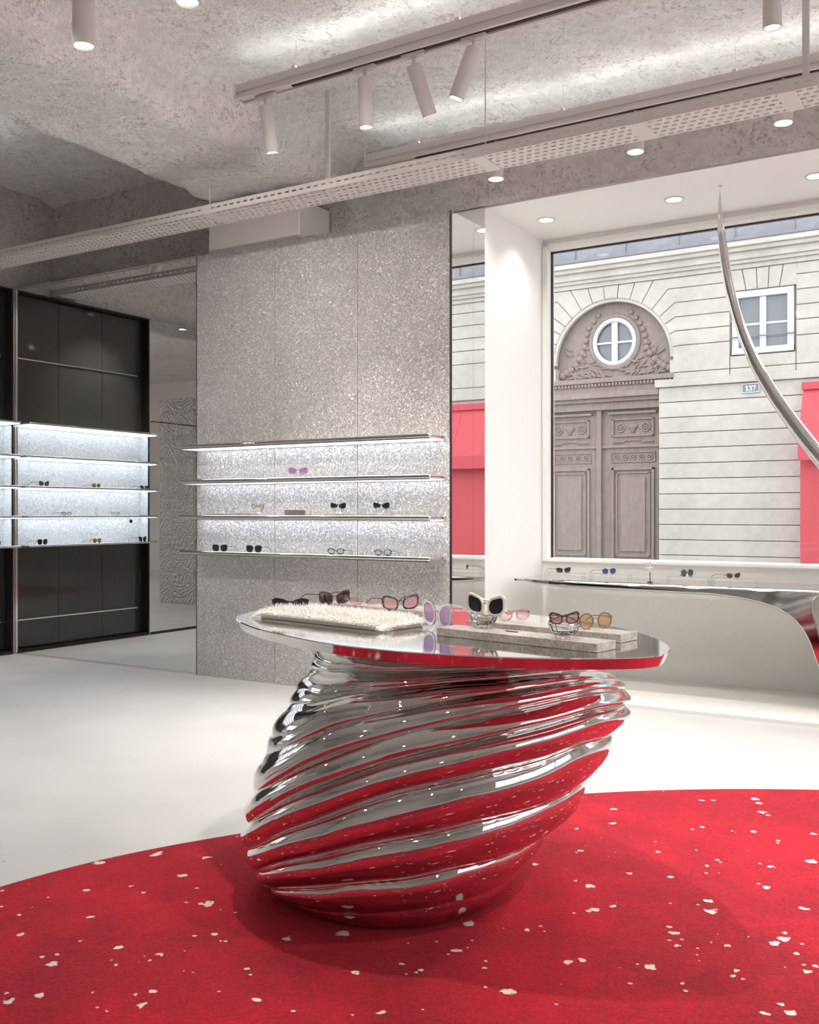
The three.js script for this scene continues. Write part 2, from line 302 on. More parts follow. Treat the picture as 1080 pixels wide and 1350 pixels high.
// suspended lighting tracks
function track(x0, x1, y, z, label) {
  const g = thing('lighting_track', label, 'light track', [x0, y, z], 0, 'suspended light tracks');
  const L = x1 - x0;
  mesh('rail', merge([bx(0, L, .012, .10, -.035, .035, .004), bx(0, L, 0, .02, -.052, -.028, .003), bx(0, L, 0, .02, .028, .052, .003), bx(0, L, .046, .058, .03, .04)]), M.metalWhite, g);
  mesh('conductor_slot', bx(.42, L, .004, .0125, -.012, .012), M.trackSlot, g);
  mesh('uplight_strip', bx(.05, L - .05, .0995, .1025, -.022, .022), M.upGlow, g);
  { const l = new THREE.RectAreaLight(0xf4faf6, UPLIGHT, L - .1, .044); l.name = 'uplight'; l.rotation.x = Math.PI / 2; l.position.set(L / 2, .106, 0); g.add(l); }
  mesh('end_cap', bx(-.012, 0, .0, .102, -.053, .053, .003), M.metalWhite, g);
  for (let x = .45; x < L; x += 1.15) { const h = CEIL + .05 - y - .1; mesh('hanger_wire', cyl(.0022, .0022, h, 6).translate(x, .1 + h / 2, 0), M.metalWhite, g); mesh('hanger_clip', bx(x - .012, x + .012, .1, .118, -.03, .03, .002), M.metalWhite, g); }
  return g;
}
track(-4.285, 3.6, TY, TZ1, 'white suspended light track carrying tilted spotlights above the table');
track(-4.285, 3.6, TY, TZ2, 'white suspended light track running behind the perforated cable tray');
track(-4.1, 3.6, TY, -2.3, 'white suspended light track nearest the middle downlights');
const spotBody = new THREE.LatheGeometry([[0, 0], [.036, 0], [.043, -.006], [.043, -.287], [.039, -.29], [.038, -.275], [0, -.275]].map((p) => new THREE.Vector2(...p)).reverse(), 28);
const spotLens = new THREE.CylinderGeometry(.0378, .0378, .006, 24).translate(0, -.279, 0);
function trackSpot(x, y, z, dir, label, power = TRACK_SPOT, spread = .62) {
  const g = thing('track_spotlight', label, 'spotlight', [x, y, z], 0, 'spotlights on the tracks');
  mesh('adapter', bx(-.075, .075, -.024, .0, -.018, .018, .004), M.metalWhite, g);
  mesh('stem', cyl(.009, .009, .05, 12).translate(0, -.048, 0), M.metalWhite, g);
  const d = new THREE.Vector3(...dir).normalize(), q = new THREE.Quaternion().setFromUnitVectors(new THREE.Vector3(0, -1, 0), d);
  const h = mesh('head', spotBody, M.metalWhite, g); h.position.set(0, -.066, 0); h.quaternion.copy(q);
  const k = mesh('knuckle', new THREE.SphereGeometry(.014, 12, 8), M.metalWhite, g); k.position.y = -.07;
  const l = mesh('lens', spotLens, M.glow, h);
  const s = new THREE.SpotLight(0xfff8f0, power, 0, spread, .9, 2); s.castShadow = true; s.shadow.radius = 2; s.name = 'lamp_light';
  s.position.copy(d).multiplyScalar(.30).add(h.position); g.add(s); s.target.position.copy(d).multiplyScalar(2); s.target.name = 'aim'; g.add(s.target);
}
const tx = (px, z) => onZ(px, 100, z).x;
trackSpot(tx(350, TZ1), TY, TZ1, [.02, -1, -.22], 'white track spotlight at the end of the rail tipped towards the glitter wall');
trackSpot(tx(481, TZ1), TY, TZ1, [.0, -1, -.06], 'white track spotlight hanging almost straight down from the rail');
trackSpot(tx(545, TZ1), TY, TZ1, [.16, -1, -.45], 'white track spotlight tilted towards the window');
trackSpot(tx(625, TZ1), TY, TZ1, [-.36, -1, .10], 'white track spotlight tilted back towards the cabinet with its lens showing');
trackSpot(tx(1018, TZ1), TY, TZ1, [0, -1, -.03], 'white track spotlight hanging alone further along the rail');
for (const x of [.6, 1.6, 2.6]) trackSpot(x, TY, TZ1, [-.2, -1, .2], 'white track spotlight further along the rail');
for (const [x, aim] of [[-3.9, -5.3], [-3.1, -4.6], [-2.3, -3.9]]) trackSpot(x, TY, -2.3, [aim - x, -1.75, ZB + 2.3], 'white track spotlight aimed at the glitter wall from behind the table', WALL_SPOT, .42);
trackSpot(-1.5, TY, -2.3, [-.06, -1, -.22], 'white track spotlight on the rear rail aimed down at the table', 16, .5);
trackSpot(1.2, TY, -2.3, [-.6, -1, -.3], 'white track spotlight past the table on the rear rail');
track(-8.05, -6.8, TY, TZ1, 'short white suspended light track in front of the dark cabinet');
trackSpot(-7.55, TY, TZ1, [-.35, -1, -.15], 'lit white track spotlight seen in the wall mirror above the cabinet');
// perforated cable tray
{
  const x0 = -8.3, x1 = 4.2, y = 3.50, zc = -5.5, w = .27, g = thing('cable_tray', 'long white perforated cable tray hung across the ceiling', 'cable tray', [0, y, zc]);
  const rows = 5, rowP = w / rows, slotW = .021, P = .052, bits = [], zA = -w / 2;
  const plate = (a, b, za, zb, ya = 0, yb = .0025) => bits.push(new THREE.BoxGeometry(b - a, yb - ya, zb - za).translate((a + b) / 2, (ya + yb) / 2, (za + zb) / 2));
  for (let r = 0; r <= rows; r++) { const a = r ? zA + (r - .5) * rowP + slotW / 2 : zA, b = r < rows ? zA + (r + .5) * rowP - slotW / 2 : -zA; plate(x0, x1, a, b); }
  for (let r = 0; r < rows; r++) { const z0 = zA + (r + .5) * rowP - slotW / 2; for (let x = x0 + (r % 2) * P / 2; x < x1; x += P) plate(x, Math.min(x1, x + .021), z0, z0 + slotW); }
  mesh('perforated_base', planarUV(merge(bits)), M.metalWhite, g);
  for (const s of [-1, 1]) {                                      // upright flanges with a row of slots
    const e = [], z = s * w / 2, q = (a, b, ya, yb) => e.push(new THREE.BoxGeometry(b - a, yb - ya, .003).translate((a + b) / 2, (ya + yb) / 2, z));
    q(x0, x1, 0, .027); q(x0, x1, .037, .062); for (let x = x0; x < x1; x += .062) q(x, Math.min(x1, x + .026), .027, .037);
    mesh('side_flange', planarUV(merge(e)), M.metalWhite, g);
  }
  for (const px of [289, 640, 848, 1043]) { const X = onZ(px, 200, zc).x; mesh('joint_plate', merge([bx(X - .045, X + .045, -.003, .0, -w / 2, w / 2), bx(X - .045, X + .045, 0, .05, w / 2 + .001, w / 2 + .004)]), M.metalWhite, g); }
  for (const px of [12, 289, 421, 650, 1058]) { const X = onZ(px, 200, zc).x, t = px === 421 || px === 1058; const h = 4.35 - y; for (const s of t ? [-.1] : [.1]) mesh('hanger_rod', t ? bx(X - .018, X + .018, .0, h - (X < -4.4 && X > -5.8 ? .4 : .05), s - .01, s + .01, .003) : cyl(.004, .004, h, 6).translate(X, h / 2, s), M.metalWhite, g); }
}

// ================================================================ dark display cabinet on the side wall
const SHELF_Y = [1.035, 1.315, 1.60, 1.89, 2.205];
const CZ0 = ZB + .012, CZ1 = -4.41, CXB = XL - .12;                // recess back
const glassesSpots = [];
function glowShelf(parent, len, deep, thick, lit, alongZ, glowLen) {    // local: length along x (or z), depth forward, top at y = 0
  const b = alongZ ? bx(0, deep, -thick, 0, 0, len, thick * .45) : bx(0, len, -thick, 0, 0, deep, thick * .45);
  const s = mesh('shelf', b, M.chromeTop, parent);
  if (lit) {
    const e = .014, y = -thick - .0015;
    mesh('light_panel', alongZ ? bx(e, deep - e, y - .004, y + .002, e, len - e) : bx(e, len - e, y - .004, y + .002, e, deep - e), M.shelfGlow, s);
    const l = new THREE.RectAreaLight(0xeaf2ff, SHELF_GLOW, alongZ ? deep - 2 * e : len - 2 * e, alongZ ? len - 2 * e : deep - 2 * e);
    l.name = 'shelf_light'; l.rotation.x = -Math.PI / 2; l.position.set(alongZ ? deep / 2 : len / 2, y - .008, alongZ ? len / 2 : deep / 2); s.add(l);
  }
  return s;
}
{
  const g = thing('display_cabinet', 'tall dark panelled display cabinet with brightly lit niche of shelves beside the mirror', 'cabinet', [XL, 0, CZ0]);
  const L = CZ1 - CZ0, y0 = 1.02, y1 = 2.2, t = .02;
  mesh('carcass', merge([bx(-.2, -.165, 0, HP, 0, L), bx(-.165, 0, 0, HP, 0, t), bx(-.165, 0, 0, HP, L - t, L), bx(-.165, 0, HP - .015, HP, t, L - t), bx(-.165, 0, 0, .03, t, L - t)]), M.darkFrame, g);
  const w = (L - 2 * t) / 3;
  const rows = [[.035, .30, 0], [.31, y0 - .01, 0], [y1 + .01, 2.83, 0], [2.84, HP - .02, 0]];
  for (const [a, b] of rows) for (let k = 0; k < 3; k++) mesh('dark_panel', bx(-.13, -.10, a + .002, b - .002, t + k * w + .002, t + (k + 1) * w - .002, .002), M.dark, g);
  for (const y of [.305, 2.835]) mesh('trim_bar', bx(-.10, -.085, y - .006, y + .006, t, L - t), M.chromeTrim, g);
  mesh('niche_back', bx(-.13, -.12, y0 - .01, y1 + .01, t, L - t), M.glitterPale, g);
  for (const z of [[t, t + .006], [L - t - .006, L - t]]) mesh('niche_cheek', bx(-.12, -.004, y0, y1, ...z), M.glitterPale, g);
  for (const z of [-.004, L - .006]) mesh('edge_trim', bx(-.006, .006, 0, HP, z, z + .01), M.chromeTrim, g);
  mesh('sensor_disc', cyl(.02, .02, .008, 20).rotateZ(Math.PI / 2).translate(-.116, 1.25, L - .16), M.blackPart, g);
  SHELF_Y.forEach((y, k) => { const s = glowShelf(g, L - .05, .28, .022, k > 0, true); s.position.set(-.119, y, .03); });
}
// four shelves on the glitter wall
const SHELF_X0 = -5.83, SHELF_X1 = -3.47, SHELF_Z = ZB + .235;
const SW = [1.04, 1.325, 1.61, 1.89];
['polished metal wall shelf at the bottom of the four on the glitter wall', 'polished metal wall shelf second from the bottom on the glitter wall', 'polished metal wall shelf second from the top on the glitter wall, light beneath', 'polished metal wall shelf at the top of the glitter wall, light strip beneath'].forEach((label, k) => {
  const g = thing('display_shelf', label, 'shelf', [SHELF_X0, SW[k], ZB], 0, 'shelves on the glitter wall');
  const s = glowShelf(g, SHELF_X1 - SHELF_X0, .235, .03, k > 0, false);
  mesh('front_lip', bx(.004, SHELF_X1 - SHELF_X0 - .004, -.036, -.030, .222, .23), M.chromeTrim, g);
});

// ================================================================ rug
const rugPts = [[-1.449, 3.537], [-1.137, 3.843], [-.662, 4.145], [.1, 4.50], [.8415, 4.712], [1.3, 4.775], [1.75, 4.785], [2.3, 4.72], [3.0, 4.4], [3.5, 3.7], [3.55, 2.7], [3.0, 1.6], [1.9, .8], [.5, .5], [-.9, .8], [-1.8, 1.6], [-1.98, 2.4], [-1.75, 3.1]];
{
  // pile texture: deep red with cream flecks; fleck pixels read off the photograph onto the floor
  const FX0 = -2.0, FY0 = .5, FS = 4.4, N = 2048, fleck = new Float32Array(N * N);
  const blot = (lat, dc, a, b, rot, wob) => {
    const s = N / FS, cx = (lat - FX0) * s, cy = (dc - FY0) * s, R = Math.max(a, b) * s * 1.6 + 2, ph = rnd() * 50, c = Math.cos(rot), d = Math.sin(rot);
    for (let j = Math.floor(cy - R); j <= cy + R; j++) for (let i = Math.floor(cx - R); i <= cx + R; i++) {
      const x = (i - cx) / s, y = (j - cy) / s, u = (x * c + y * d) / a, v = (-x * d + y * c + (u * u - .4) * b * wob) / b;
      const q = Math.hypot(u, v) + noise(x * 60 + ph, y * 60, 3) * .55 + noise(x * 150 + ph, y * 150, 8) * .25;
      const k = ((j % N) + N) % N * N + ((i % N) + N) % N; fleck[k] = Math.max(fleck[k], 1 - ss(.85, 1.05, q));
    }
  };
  const px = [[205,1135,13],[210,1132,10],[272,1139,11],[130,1146,14],[113,1183,8],[172,1177,7],[188,1186,5],[240,1163,14],[259,1180,6],[273,1201,17],[245,1199,5],[24,1216,6],[27,1242,11],[118,1219,9],[256,1244,6],[282,1242,8],[297,1251,5],[155,1260,11],[378,1248,10],[210,1269,10],[190,1271,4],[197,1277,5],[55,1272,8],[68,1282,14],[75,1269,7],[325,1288,10],[330,1296,5],[52,1324,12],[10,1332,14],[8,1321,7],[200,1319,12],[185,1337,10],[177,1323,6],[128,1340,5],[140,1345,6],[338,1330,14],[386,1345,6],[468,1293,11],[452,1241,17],[475,1195,14],[1,1205,6],[3,1183,6],[105,1251,4],[310,1213,4],[290,1251,4],[530,1282,8],[535,1295,5],[502,1347,13],[332,1145,6],[355,1176,14],[809,1074,10],[808,1093,10],[760,1100,5],[765,1130,7],[867,1131,8],[760,1132,4],[913,1101,6],[926,1098,6],[830,1160,7],[706,1148,8],[758,1170,5],[884,1165,7],[778,1177,12],[934,1197,13],[937,1211,14],[920,1202,4],[784,1209,12],[776,1211,7],[807,1204,10],[617,1227,14],[694,1236,8],[712,1231,6],[600,1264,14],[622,1250,4],[638,1287,7],[640,1278,5],[748,1279,13],[768,1277,10],[857,1286,14],[840,1282,4],[889,1240,14],[883,1232,8],[882,1250,6],[893,1257,8],[899,1249,5],[900,1308,7],[903,1318,7],[831,1308,6],[733,1336,4],[670,1319,17],[640,1313,6],[960,1257,6],[971,1291,9],[966,1298,7],[980,1302,6],[958,1257,7],[1020,1254,14],[1033,1248,14],[1034,1240,6],[1050,1268,7],[1058,1255,5],[1064,1292,10],[1075,1285,8],[1060,1283,6],[1042,1347,16],[1030,1336,7],[1008,1348,12],[1060,1207,13],[1010,1179,10],[1000,1174,5],[1016,1151,10],[1002,1147,4],[946,1142,6],[932,1150,6],[950,1145,4],[931,1160,4],[995,1060,10],[1000,1066,9],[1005,1078,9],[1012,1082,6],[1072,1107,8],[1070,1144,13],[994,1104,8],[1026,1116,6],[1025,1119,5],[925,1062,7],[941,1062,5],[965,1103,4],[575,1252,4],[547,1222,8],[555,1290,6],[548,1293,5]];
  for (const [x, y, s] of px) { const p = EYE * F / (y - 675), k = s * p / F; blot((x - 540) / F * p, p, k * .56, k * (.30 + rnd() * .35), rr(-.7, .7), rr(-.9, .9)); }
  for (let i = 0; i < 150; i++) { const lat = rr(FX0, FX0 + FS), dc = rr(FY0, 2.35), n = 1 + Math.floor(rnd() * 3); for (let k = 0; k < n; k++) { const a = rr(.006, .02); blot(lat + rr(-.05, .05), dc + rr(-.05, .05), a, a * rr(.4, .9), rr(0, 3), rr(-.8, .8)); } }
  for (let i = 0; i < 260; i++) { const a = rr(.0025, .006); blot(rr(FX0, FX0 + FS), rr(FY0, FY0 + FS), a, a * rr(.5, 1), rr(0, 3), 0); }
  const r1 = vnoise(9, 61), r2 = vnoise(34, 62), r3 = vnoise(700, 63), r4 = vnoise(130, 64);
  const s0 = [465 * EYE, 0], A = (x, y) => { const p = EYE * F / (y - 675); return [(x - 540) / F * p, p]; }, P1 = A(1003, 1050), P2 = A(762, 1345);
  const seamD = (lat, dc) => { const dx = P2[0] - P1[0], dy = P2[1] - P1[1], l = Math.hypot(dx, dy); return Math.abs((lat - P1[0]) * dy - (dc - P1[1]) * dx) / l; };
  const map = tex(N, FS, (u, v, i, j) => {
    const f = fleck[j * N + i], n = (r1(u * 9, v * 9) - .5) * .22 + (r2(u * 34, v * 34) - .5) * .14 + (r3(u * 700, v * 700) - .5) * .26 + (r4(u * 130, v * 130) - .5) * .08, k = 1 + n;
    return [cl((164 * (1 - f) + 222 * f) * (1 + n * (1 - f * .7))), cl((12 * k) * (1 - f) + 208 * f), cl((36 * k) * (1 - f) + 196 * f)];
  });
  const bump = tex(N, FS, (u, v, i, j) => { const sd = seamD(FX0 + u * FS, FY0 + v * FS + .0), q = cl(120 + (r3(u * 700, v * 700) - .5) * 110 + (r2(u * 34, v * 34) - .5) * 60 + fleck[j * N + i] * 30 - (1 - ss(.003, .009, sd)) * 70); return [q, q, q]; }, false);
  M.rug = phy({ map, bumpMap: bump, bumpScale: .003, roughness: .95, sheen: .2, sheenColor: rgb(.6, .12, .15), sheenRoughness: .5 });
  const curve = new THREE.CatmullRomCurve3(rugPts.map(([a, b]) => new THREE.Vector3(a, b, 0)), true, 'centripetal');
  const shape = new THREE.Shape(curve.getPoints(240).map((p) => new THREE.Vector2(p.x, p.y)));
  const g = new THREE.ExtrudeGeometry(shape, { depth: .014, bevelEnabled: true, bevelThickness: .005, bevelSize: .005, bevelSegments: 2 });
  const p = g.attributes.position, uv = new Float32Array(p.count * 2);
  for (let i = 0; i < p.count; i++) { uv[2 * i] = p.getX(i) - FX0; uv[2 * i + 1] = p.getY(i) - FY0; }
  g.setAttribute('uv', new THREE.BufferAttribute(uv, 2));
  for (let i = 0; i < p.count; i++) { const w = W(p.getX(i), p.getY(i), p.getZ(i) + .005); p.setXYZ(i, w.x, w.y, w.z); }
  g.computeVertexNormals();
  tag(mesh('area_rug', g, M.rug), 'large red area rug with scattered cream flecks under the polished table', 'rug');
}

// ================================================================ the polished table
const TT = .95, T0 = 3.5, RUGH = .024;
{
  const g = thing('sculptural_table', 'polished metal display table with twisted folded base on the red rug', 'table', W(.05, T0, 0), YAW);
  const g0 = W(.05, T0, 0);
  const local = (lat, dc, y) => new THREE.Vector3(lat - .05, y, -(dc - T0));       // group is turned by YAW
  // twisted base
  const prof = [[-.05, .20, 0, 0, 0], [-.05, .30, .012, .01, 0], [-.035, .375, .045, .025, .02], [-.02, .445, .11, .07, .06], [.02, .545, .208, .12, .115], [.055, .615, .335, .175, .135], [.085, .655, .43, .195, .19], [.10, .65, .515, .175, .185], [.11, .625, .60, .14, .17], [.125, .58, .69, .08, .13], [.145, .525, .775, .035, .085], [.16, .485, .855, .01, .03], [.165, .47, .912, 0, 0]];
  const pr = (t, k) => { const n = prof.length - 1, x = cl(t, 0, 1) * n, i = Math.min(n - 1, Math.floor(x)), f = x - i, p0 = prof[Math.max(0, i - 1)][k], p1 = prof[i][k], p2 = prof[i + 1][k], p3 = prof[Math.min(n, i + 2)][k]; return .5 * (2 * p1 + (p2 - p0) * f + (2 * p0 - 5 * p1 + 4 * p2 - p3) * f * f + (3 * p1 - p0 - 3 * p2 + p3) * f * f * f); };
  const NU = 420, NV = 420, pos = [], uv = [], idx = [];
  for (let j = 0; j <= NV; j++) for (let i = 0; i <= NU; i++) {
    const t = j / NV, th = i / NU * Math.PI * 2, c = Math.cos(th), s = Math.sin(th);
    const warp = noise(c * .9, s * .9, t * 2.2) * .55 + noise(c * 1.8, s * 1.8, t * 4 + 4) * .16;
    const wrap = th > Math.PI ? th - 2 * Math.PI : th;                // seam of the twist lies at the left rear
    const ph = t * 12 + .5 + warp * ss(.12, .4, t);
    const fr = ph - Math.floor(ph), lobe = Math.pow(Math.sin(Math.PI * fr), .7);
    const fine = Math.pow(Math.abs(Math.sin(Math.PI * (ph * 2 + .3 + noise(c * 2, s * 2, t * 3) * .8))), .8);
    const amp = .052 * ss(.17, .27, t) * (1 - (.60 + .18 * c) * ss(.5, .68, t)) * (1 - .5 * ss(.85, .98, t)) * (.85 + .4 * noise(c * 1.3 + 5, s * 1.3, t * 3)) * (1 - .35 * ss(.5, 1, -c));
    const up = ss(.5, .75, t), left = .5 - .5 * c;
    let R = pr(t, 1) + amp * (lobe - .55) + .008 * (fine - .5) * (.12 + up * .8) * ss(.2, .35, t) * left * left + .0035 * noise(c * 3.2, s * 3.2, t * 9) * ss(.1, .2, t) + .0012 * noise(c * 9, s * 9, t * 26);
    const y = Math.max(RUGH, pr(t, 2) + pr(t, 3) * c + pr(t, 4) * s) + (t > .999 ? 0 : 0);
    const p = local(pr(t, 0) + R * c, T0 - R * s * .98, Math.min(y, .912));
    pos.push(p.x, p.y, p.z); uv.push(i / NU, t);
    if (i < NU && j < NV) { const k = j * (NU + 1) + i; idx.push(k, k + 1, k + NU + 1, k + 1, k + NU + 2, k + NU + 1); }
  }
  // close bottom and top
  for (const [row, flip] of [[0, 0], [NV, 1]]) { const o = pos.length / 3, c0 = row * (NU + 1); let cx = 0, cy = 0, cz = 0; for (let i = 0; i < NU; i++) { cx += pos[(c0 + i) * 3]; cy += pos[(c0 + i) * 3 + 1]; cz += pos[(c0 + i) * 3 + 2]; } pos.push(cx / NU, cy / NU, cz / NU); uv.push(.5, .5); for (let i = 0; i < NU; i++) idx.push(...(flip ? [c0 + i, c0 + i + 1, o] : [c0 + i + 1, c0 + i, o])); }
  const b = new THREE.BufferGeometry(); b.setAttribute('position', new THREE.Float32BufferAttribute(pos, 3)); b.setAttribute('uv', new THREE.Float32BufferAttribute(uv, 2)); b.setIndex(idx); b.computeVertexNormals();
  { // weld normals over the seam
    const n = b.attributes.normal; for (let j = 0; j <= NV; j++) { const a = j * (NU + 1), z = a + NU, v = new THREE.Vector3(n.getX(a) + n.getX(z), n.getY(a) + n.getY(z), n.getZ(a) + n.getZ(z)).normalize(); n.setXYZ(a, v.x, v.y, v.z); n.setXYZ(z, v.x, v.y, v.z); }
  }
  mesh('twisted_base', b, M.chrome, g);
  // pebble-shaped top
  const out = [[-.662, 3.86], [-.565, 3.515], [-.383, 3.217], [-.232, 3.03], [-.102, 2.925], [.02, 2.85], [.25, 2.765], [.498, 2.735], [.68, 2.775], [.765, 2.93], [.775, 3.234], [.68, 3.58], [.5, 3.88], [.25, 4.12], [0, 4.28], [-.3, 4.33], [-.53, 4.2]];
  const cv = new THREE.CatmullRomCurve3(out.map(([a, d]) => { const p = local(a, d, 0); return new THREE.Vector3(p.x, -p.z, 0); }), true, 'centripetal');
  const ol = cv.getSpacedPoints(220).slice(0, 220), ring = (off) => ol.map((p, i) => { const q = ol[(i + 1) % 220], r = ol[(i + 219) % 220], t = q.clone().sub(r).normalize(); return new THREE.Vector2(p.x + t.y * off * turnSign, p.y - t.x * off * turnSign); });
  const area = THREE.ShapeUtils.area(ol.map((p) => new THREE.Vector2(p.x, p.y))), turnSign = Math.sign(area) || 1;
  const cap = (off, y, up) => { const c = new THREE.ShapeGeometry(new THREE.Shape(ring(off))); c.rotateX(-Math.PI / 2).translate(0, y, 0); if (!up) { const ix = c.index.array; for (let i = 0; i < ix.length; i += 3) { const k = ix[i]; ix[i] = ix[i + 1]; ix[i + 1] = k; } c.computeVertexNormals(); } return c; };
  const band = (o0, y0, o1, y1) => { const A = ring(o0), Bv = ring(o1), p = [], ix = [], u = []; for (let i = 0; i <= 220; i++) { const m = A[i % 220], n = Bv[i % 220]; p.push(m.x, y0, -m.y, n.x, y1, -n.y); u.push(i / 220, 0, i / 220, 1); if (i < 220) { const k = i * 2; ix.push(k, k + 1, k + 2, k + 2, k + 1, k + 3); } } const q = new THREE.BufferGeometry(); q.setAttribute('position', new THREE.Float32BufferAttribute(p, 3)); q.setAttribute('uv', new THREE.Float32BufferAttribute(u, 2)); q.setIndex(ix); q.computeVertexNormals(); return q; };
  const tg = merge([cap(-.003, TT, true), band(-.003, TT, 0, TT - .003), band(0, TT - .003, -.014, TT - .034), cap(-.014, TT - .034, false)]);
  mesh('tabletop', tg, M.chromeTop, g);
}

// ================================================================ eyewear and display pieces
const acetate = (hex, o = {}) => phy({ color: hex, roughness: .18, clearcoat: .5, ...o });
const clearA = (hex, r = .05) => phy({ color: hex, roughness: r, transmission: .92, thickness: .004, ior: 1.48 });
const lensM = (hex, t = .75) => phy({ color: hex, roughness: .03, transmission: t, thickness: 0, ior: 1.5 });
const torto = std({ roughness: .2, map: tex(128, .05, (u, v) => { const n = noise(u * 9, v * 9, 4) + noise(u * 21, v * 21, 7) * .5; const k = ss(-.05, .25, n); return [cl(26 + 120 * k), cl(17 + 62 * k), cl(14 + 26 * k)]; }) });
const A = {
  black: acetate(0x151414), burgundy: acetate(0x4a0d16), cream: acetate(0xe6dfd3), brown: acetate(0x8d6a45), clear: clearA(0xffffff), pink: clearA(0xe7c9d6), smoke: clearA(0x9a9ea2),
  red: acetate(0xb0202c), grey: acetate(0x5d5f62), gold: std({ color: 0xb89c6a, roughness: .25, metalness: .9 }), olive: clearA(0xdfe3c2), torto,
  Lblack: acetate(0x0c0d0e, { roughness: .05 }), Ldark: lensM(0x3a3d40, .55), Lgrey: lensM(0x84888c), Lclear: lensM(0xf4f6f6, .97), Lpurple: lensM(0xd2bcdc, .85), Lpink: lensM(0xf8e6e4, .93), Lrose: lensM(0xe9c8ca, .85), Lamber: lensM(0xf3e4cb, .93), Lgreen: lensM(0x5fae62, .6), Lorange: lensM(0xd79a62, .6), Lblue: lensM(0x5b6fa8, .6), Lbrown: lensM(0x6b4a3a, .6),
};
const STYLES = { // half width, half height, power, outward lift, rim
  cat: [.027, .019, 2.6, .008, .0045], round: [.024, .023, 2.1, 0, .0028], oval: [.026, .0175, 2.2, .001, .0035], square: [.027, .021, 3.2, .002, .004], slim: [.028, .0135, 2.4, .005, .004], bold: [.029, .023, 2.5, .006, .008],
};
const styleGeo = {};
function outline([a, b, p, lift], grow, side, n = 30) {
  const pts = [];
  for (let i = 0; i < n; i++) { const t = i / n * Math.PI * 2, c = Math.cos(t), s = Math.sin(t); const x = (a + grow) * Math.sign(c) * Math.pow(Math.abs(c), 2 / p), y = (b + grow) * Math.sign(s) * Math.pow(Math.abs(s), 2 / p); const o = x * side / a; pts.push(new THREE.Vector2(x, y + (y > 0 ? lift * (.35 * o + .65 * Math.max(0, o)) * 1.3 : lift * .4 * o))); }
  return pts;
}
function styleParts(k) {
  if (styleGeo[k]) return styleGeo[k];
  const st = STYLES[k], [a, b, p, lift, rim] = st, gap = .009, cx = a + rim + gap, lenses = [], fr = [];
  for (const s of [-1, 1]) {
    const sh = new THREE.Shape(outline(st, rim, s)); sh.holes.push(new THREE.Path(outline(st, 0, s).reverse()));
    fr.push(new THREE.ExtrudeGeometry(sh, { depth: .0026, bevelEnabled: true, bevelThickness: .001, bevelSize: .0009, bevelSegments: 1 }).translate(s * cx, b + rim, 0));
    lenses.push(new THREE.ExtrudeGeometry(new THREE.Shape(outline(st, .0004, s)), { depth: .0012, bevelEnabled: false }).translate(s * cx, b + rim, .001));
    fr.push(new THREE.BoxGeometry(.008, .008, .006).translate(s * (cx + a + rim * .6), b + rim + b * .45 + lift, -.001));
  }
  fr.push(new THREE.TorusGeometry(gap * 1.15, rim * .5, 6, 10, Math.PI).scale(1, .6, 1).translate(0, b + rim + b * .12, .0015));
  const xh = cx + a + rim * .7, yh = b + rim + b * .45 + lift, arm = (s) => { const c = tube([new THREE.Vector3(s * xh, yh, -.002), new THREE.Vector3(s * xh * .99, yh - .002, -.05), new THREE.Vector3(s * xh * .97, yh - .006, -.098), new THREE.Vector3(s * xh * .95, Math.max(.004, yh - .026), -.135)], .0019, 14, 6); c.scale(1, 1, 1); return c; };
  const fold = (s) => tube([new THREE.Vector3(s * xh, yh, -.004), new THREE.Vector3(s * xh * .82, yh - .001, -.011 - (s > 0 ? .004 : 0)), new THREE.Vector3(-s * xh * .2, yh - .010, -.011 - (s > 0 ? .004 : 0)), new THREE.Vector3(-s * xh * .95, Math.max(.004, yh - .030), -.012 - (s > 0 ? .004 : 0))], .0034, 14, 6);
  return styleGeo[k] = { frame: merge(fr), lenses, arms: [arm(-1), arm(1)], folds: [fold(-1), fold(1)], xh };
}
function eyewear(kind, label, pos, turn, style, frame, lens, o = {}) {
  const g = thing(kind, label, o.category ?? (kind === 'eyeglasses' ? 'eyeglasses' : 'sunglasses'), pos, turn, o.group), s = styleParts(style), k = o.scale ?? 1;
  mesh('frame', s.frame, A[frame], g); for (const l of s.lenses) mesh('lens', l, A[lens], g);
  for (const a of o.folded ? s.folds : s.arms) mesh('temple', a, A[o.temple ?? frame], g);
  g.scale.setScalar(k); if (o.tilt) { g.rotation.order = 'YXZ'; g.rotation.x = o.tilt; } if (o.roll) { g.rotation.order = 'YXZ'; g.rotation.z = o.roll; } return g;
}
// crystal bowl stand: faceted, heavy foot
const bowlGeo = (() => { const g = new THREE.LatheGeometry([[0, 0], [.021, 0], [.026, .004], [.042, .022], [.049, .040], [.050, .046], [.046, .046], [.036, .026], [.018, .015], [0, .013]].map((p) => new THREE.Vector2(...p)), 14).toNonIndexed(); g.computeVertexNormals(); return g; })();
function bowl(pos, label, k = 1, group) { const m = mesh('crystal_stand', bowlGeo, M.crystal); m.position.copy(pos); m.scale.setScalar(k); m.rotation.y = .3; return tag(m, label, 'display stand', group); }

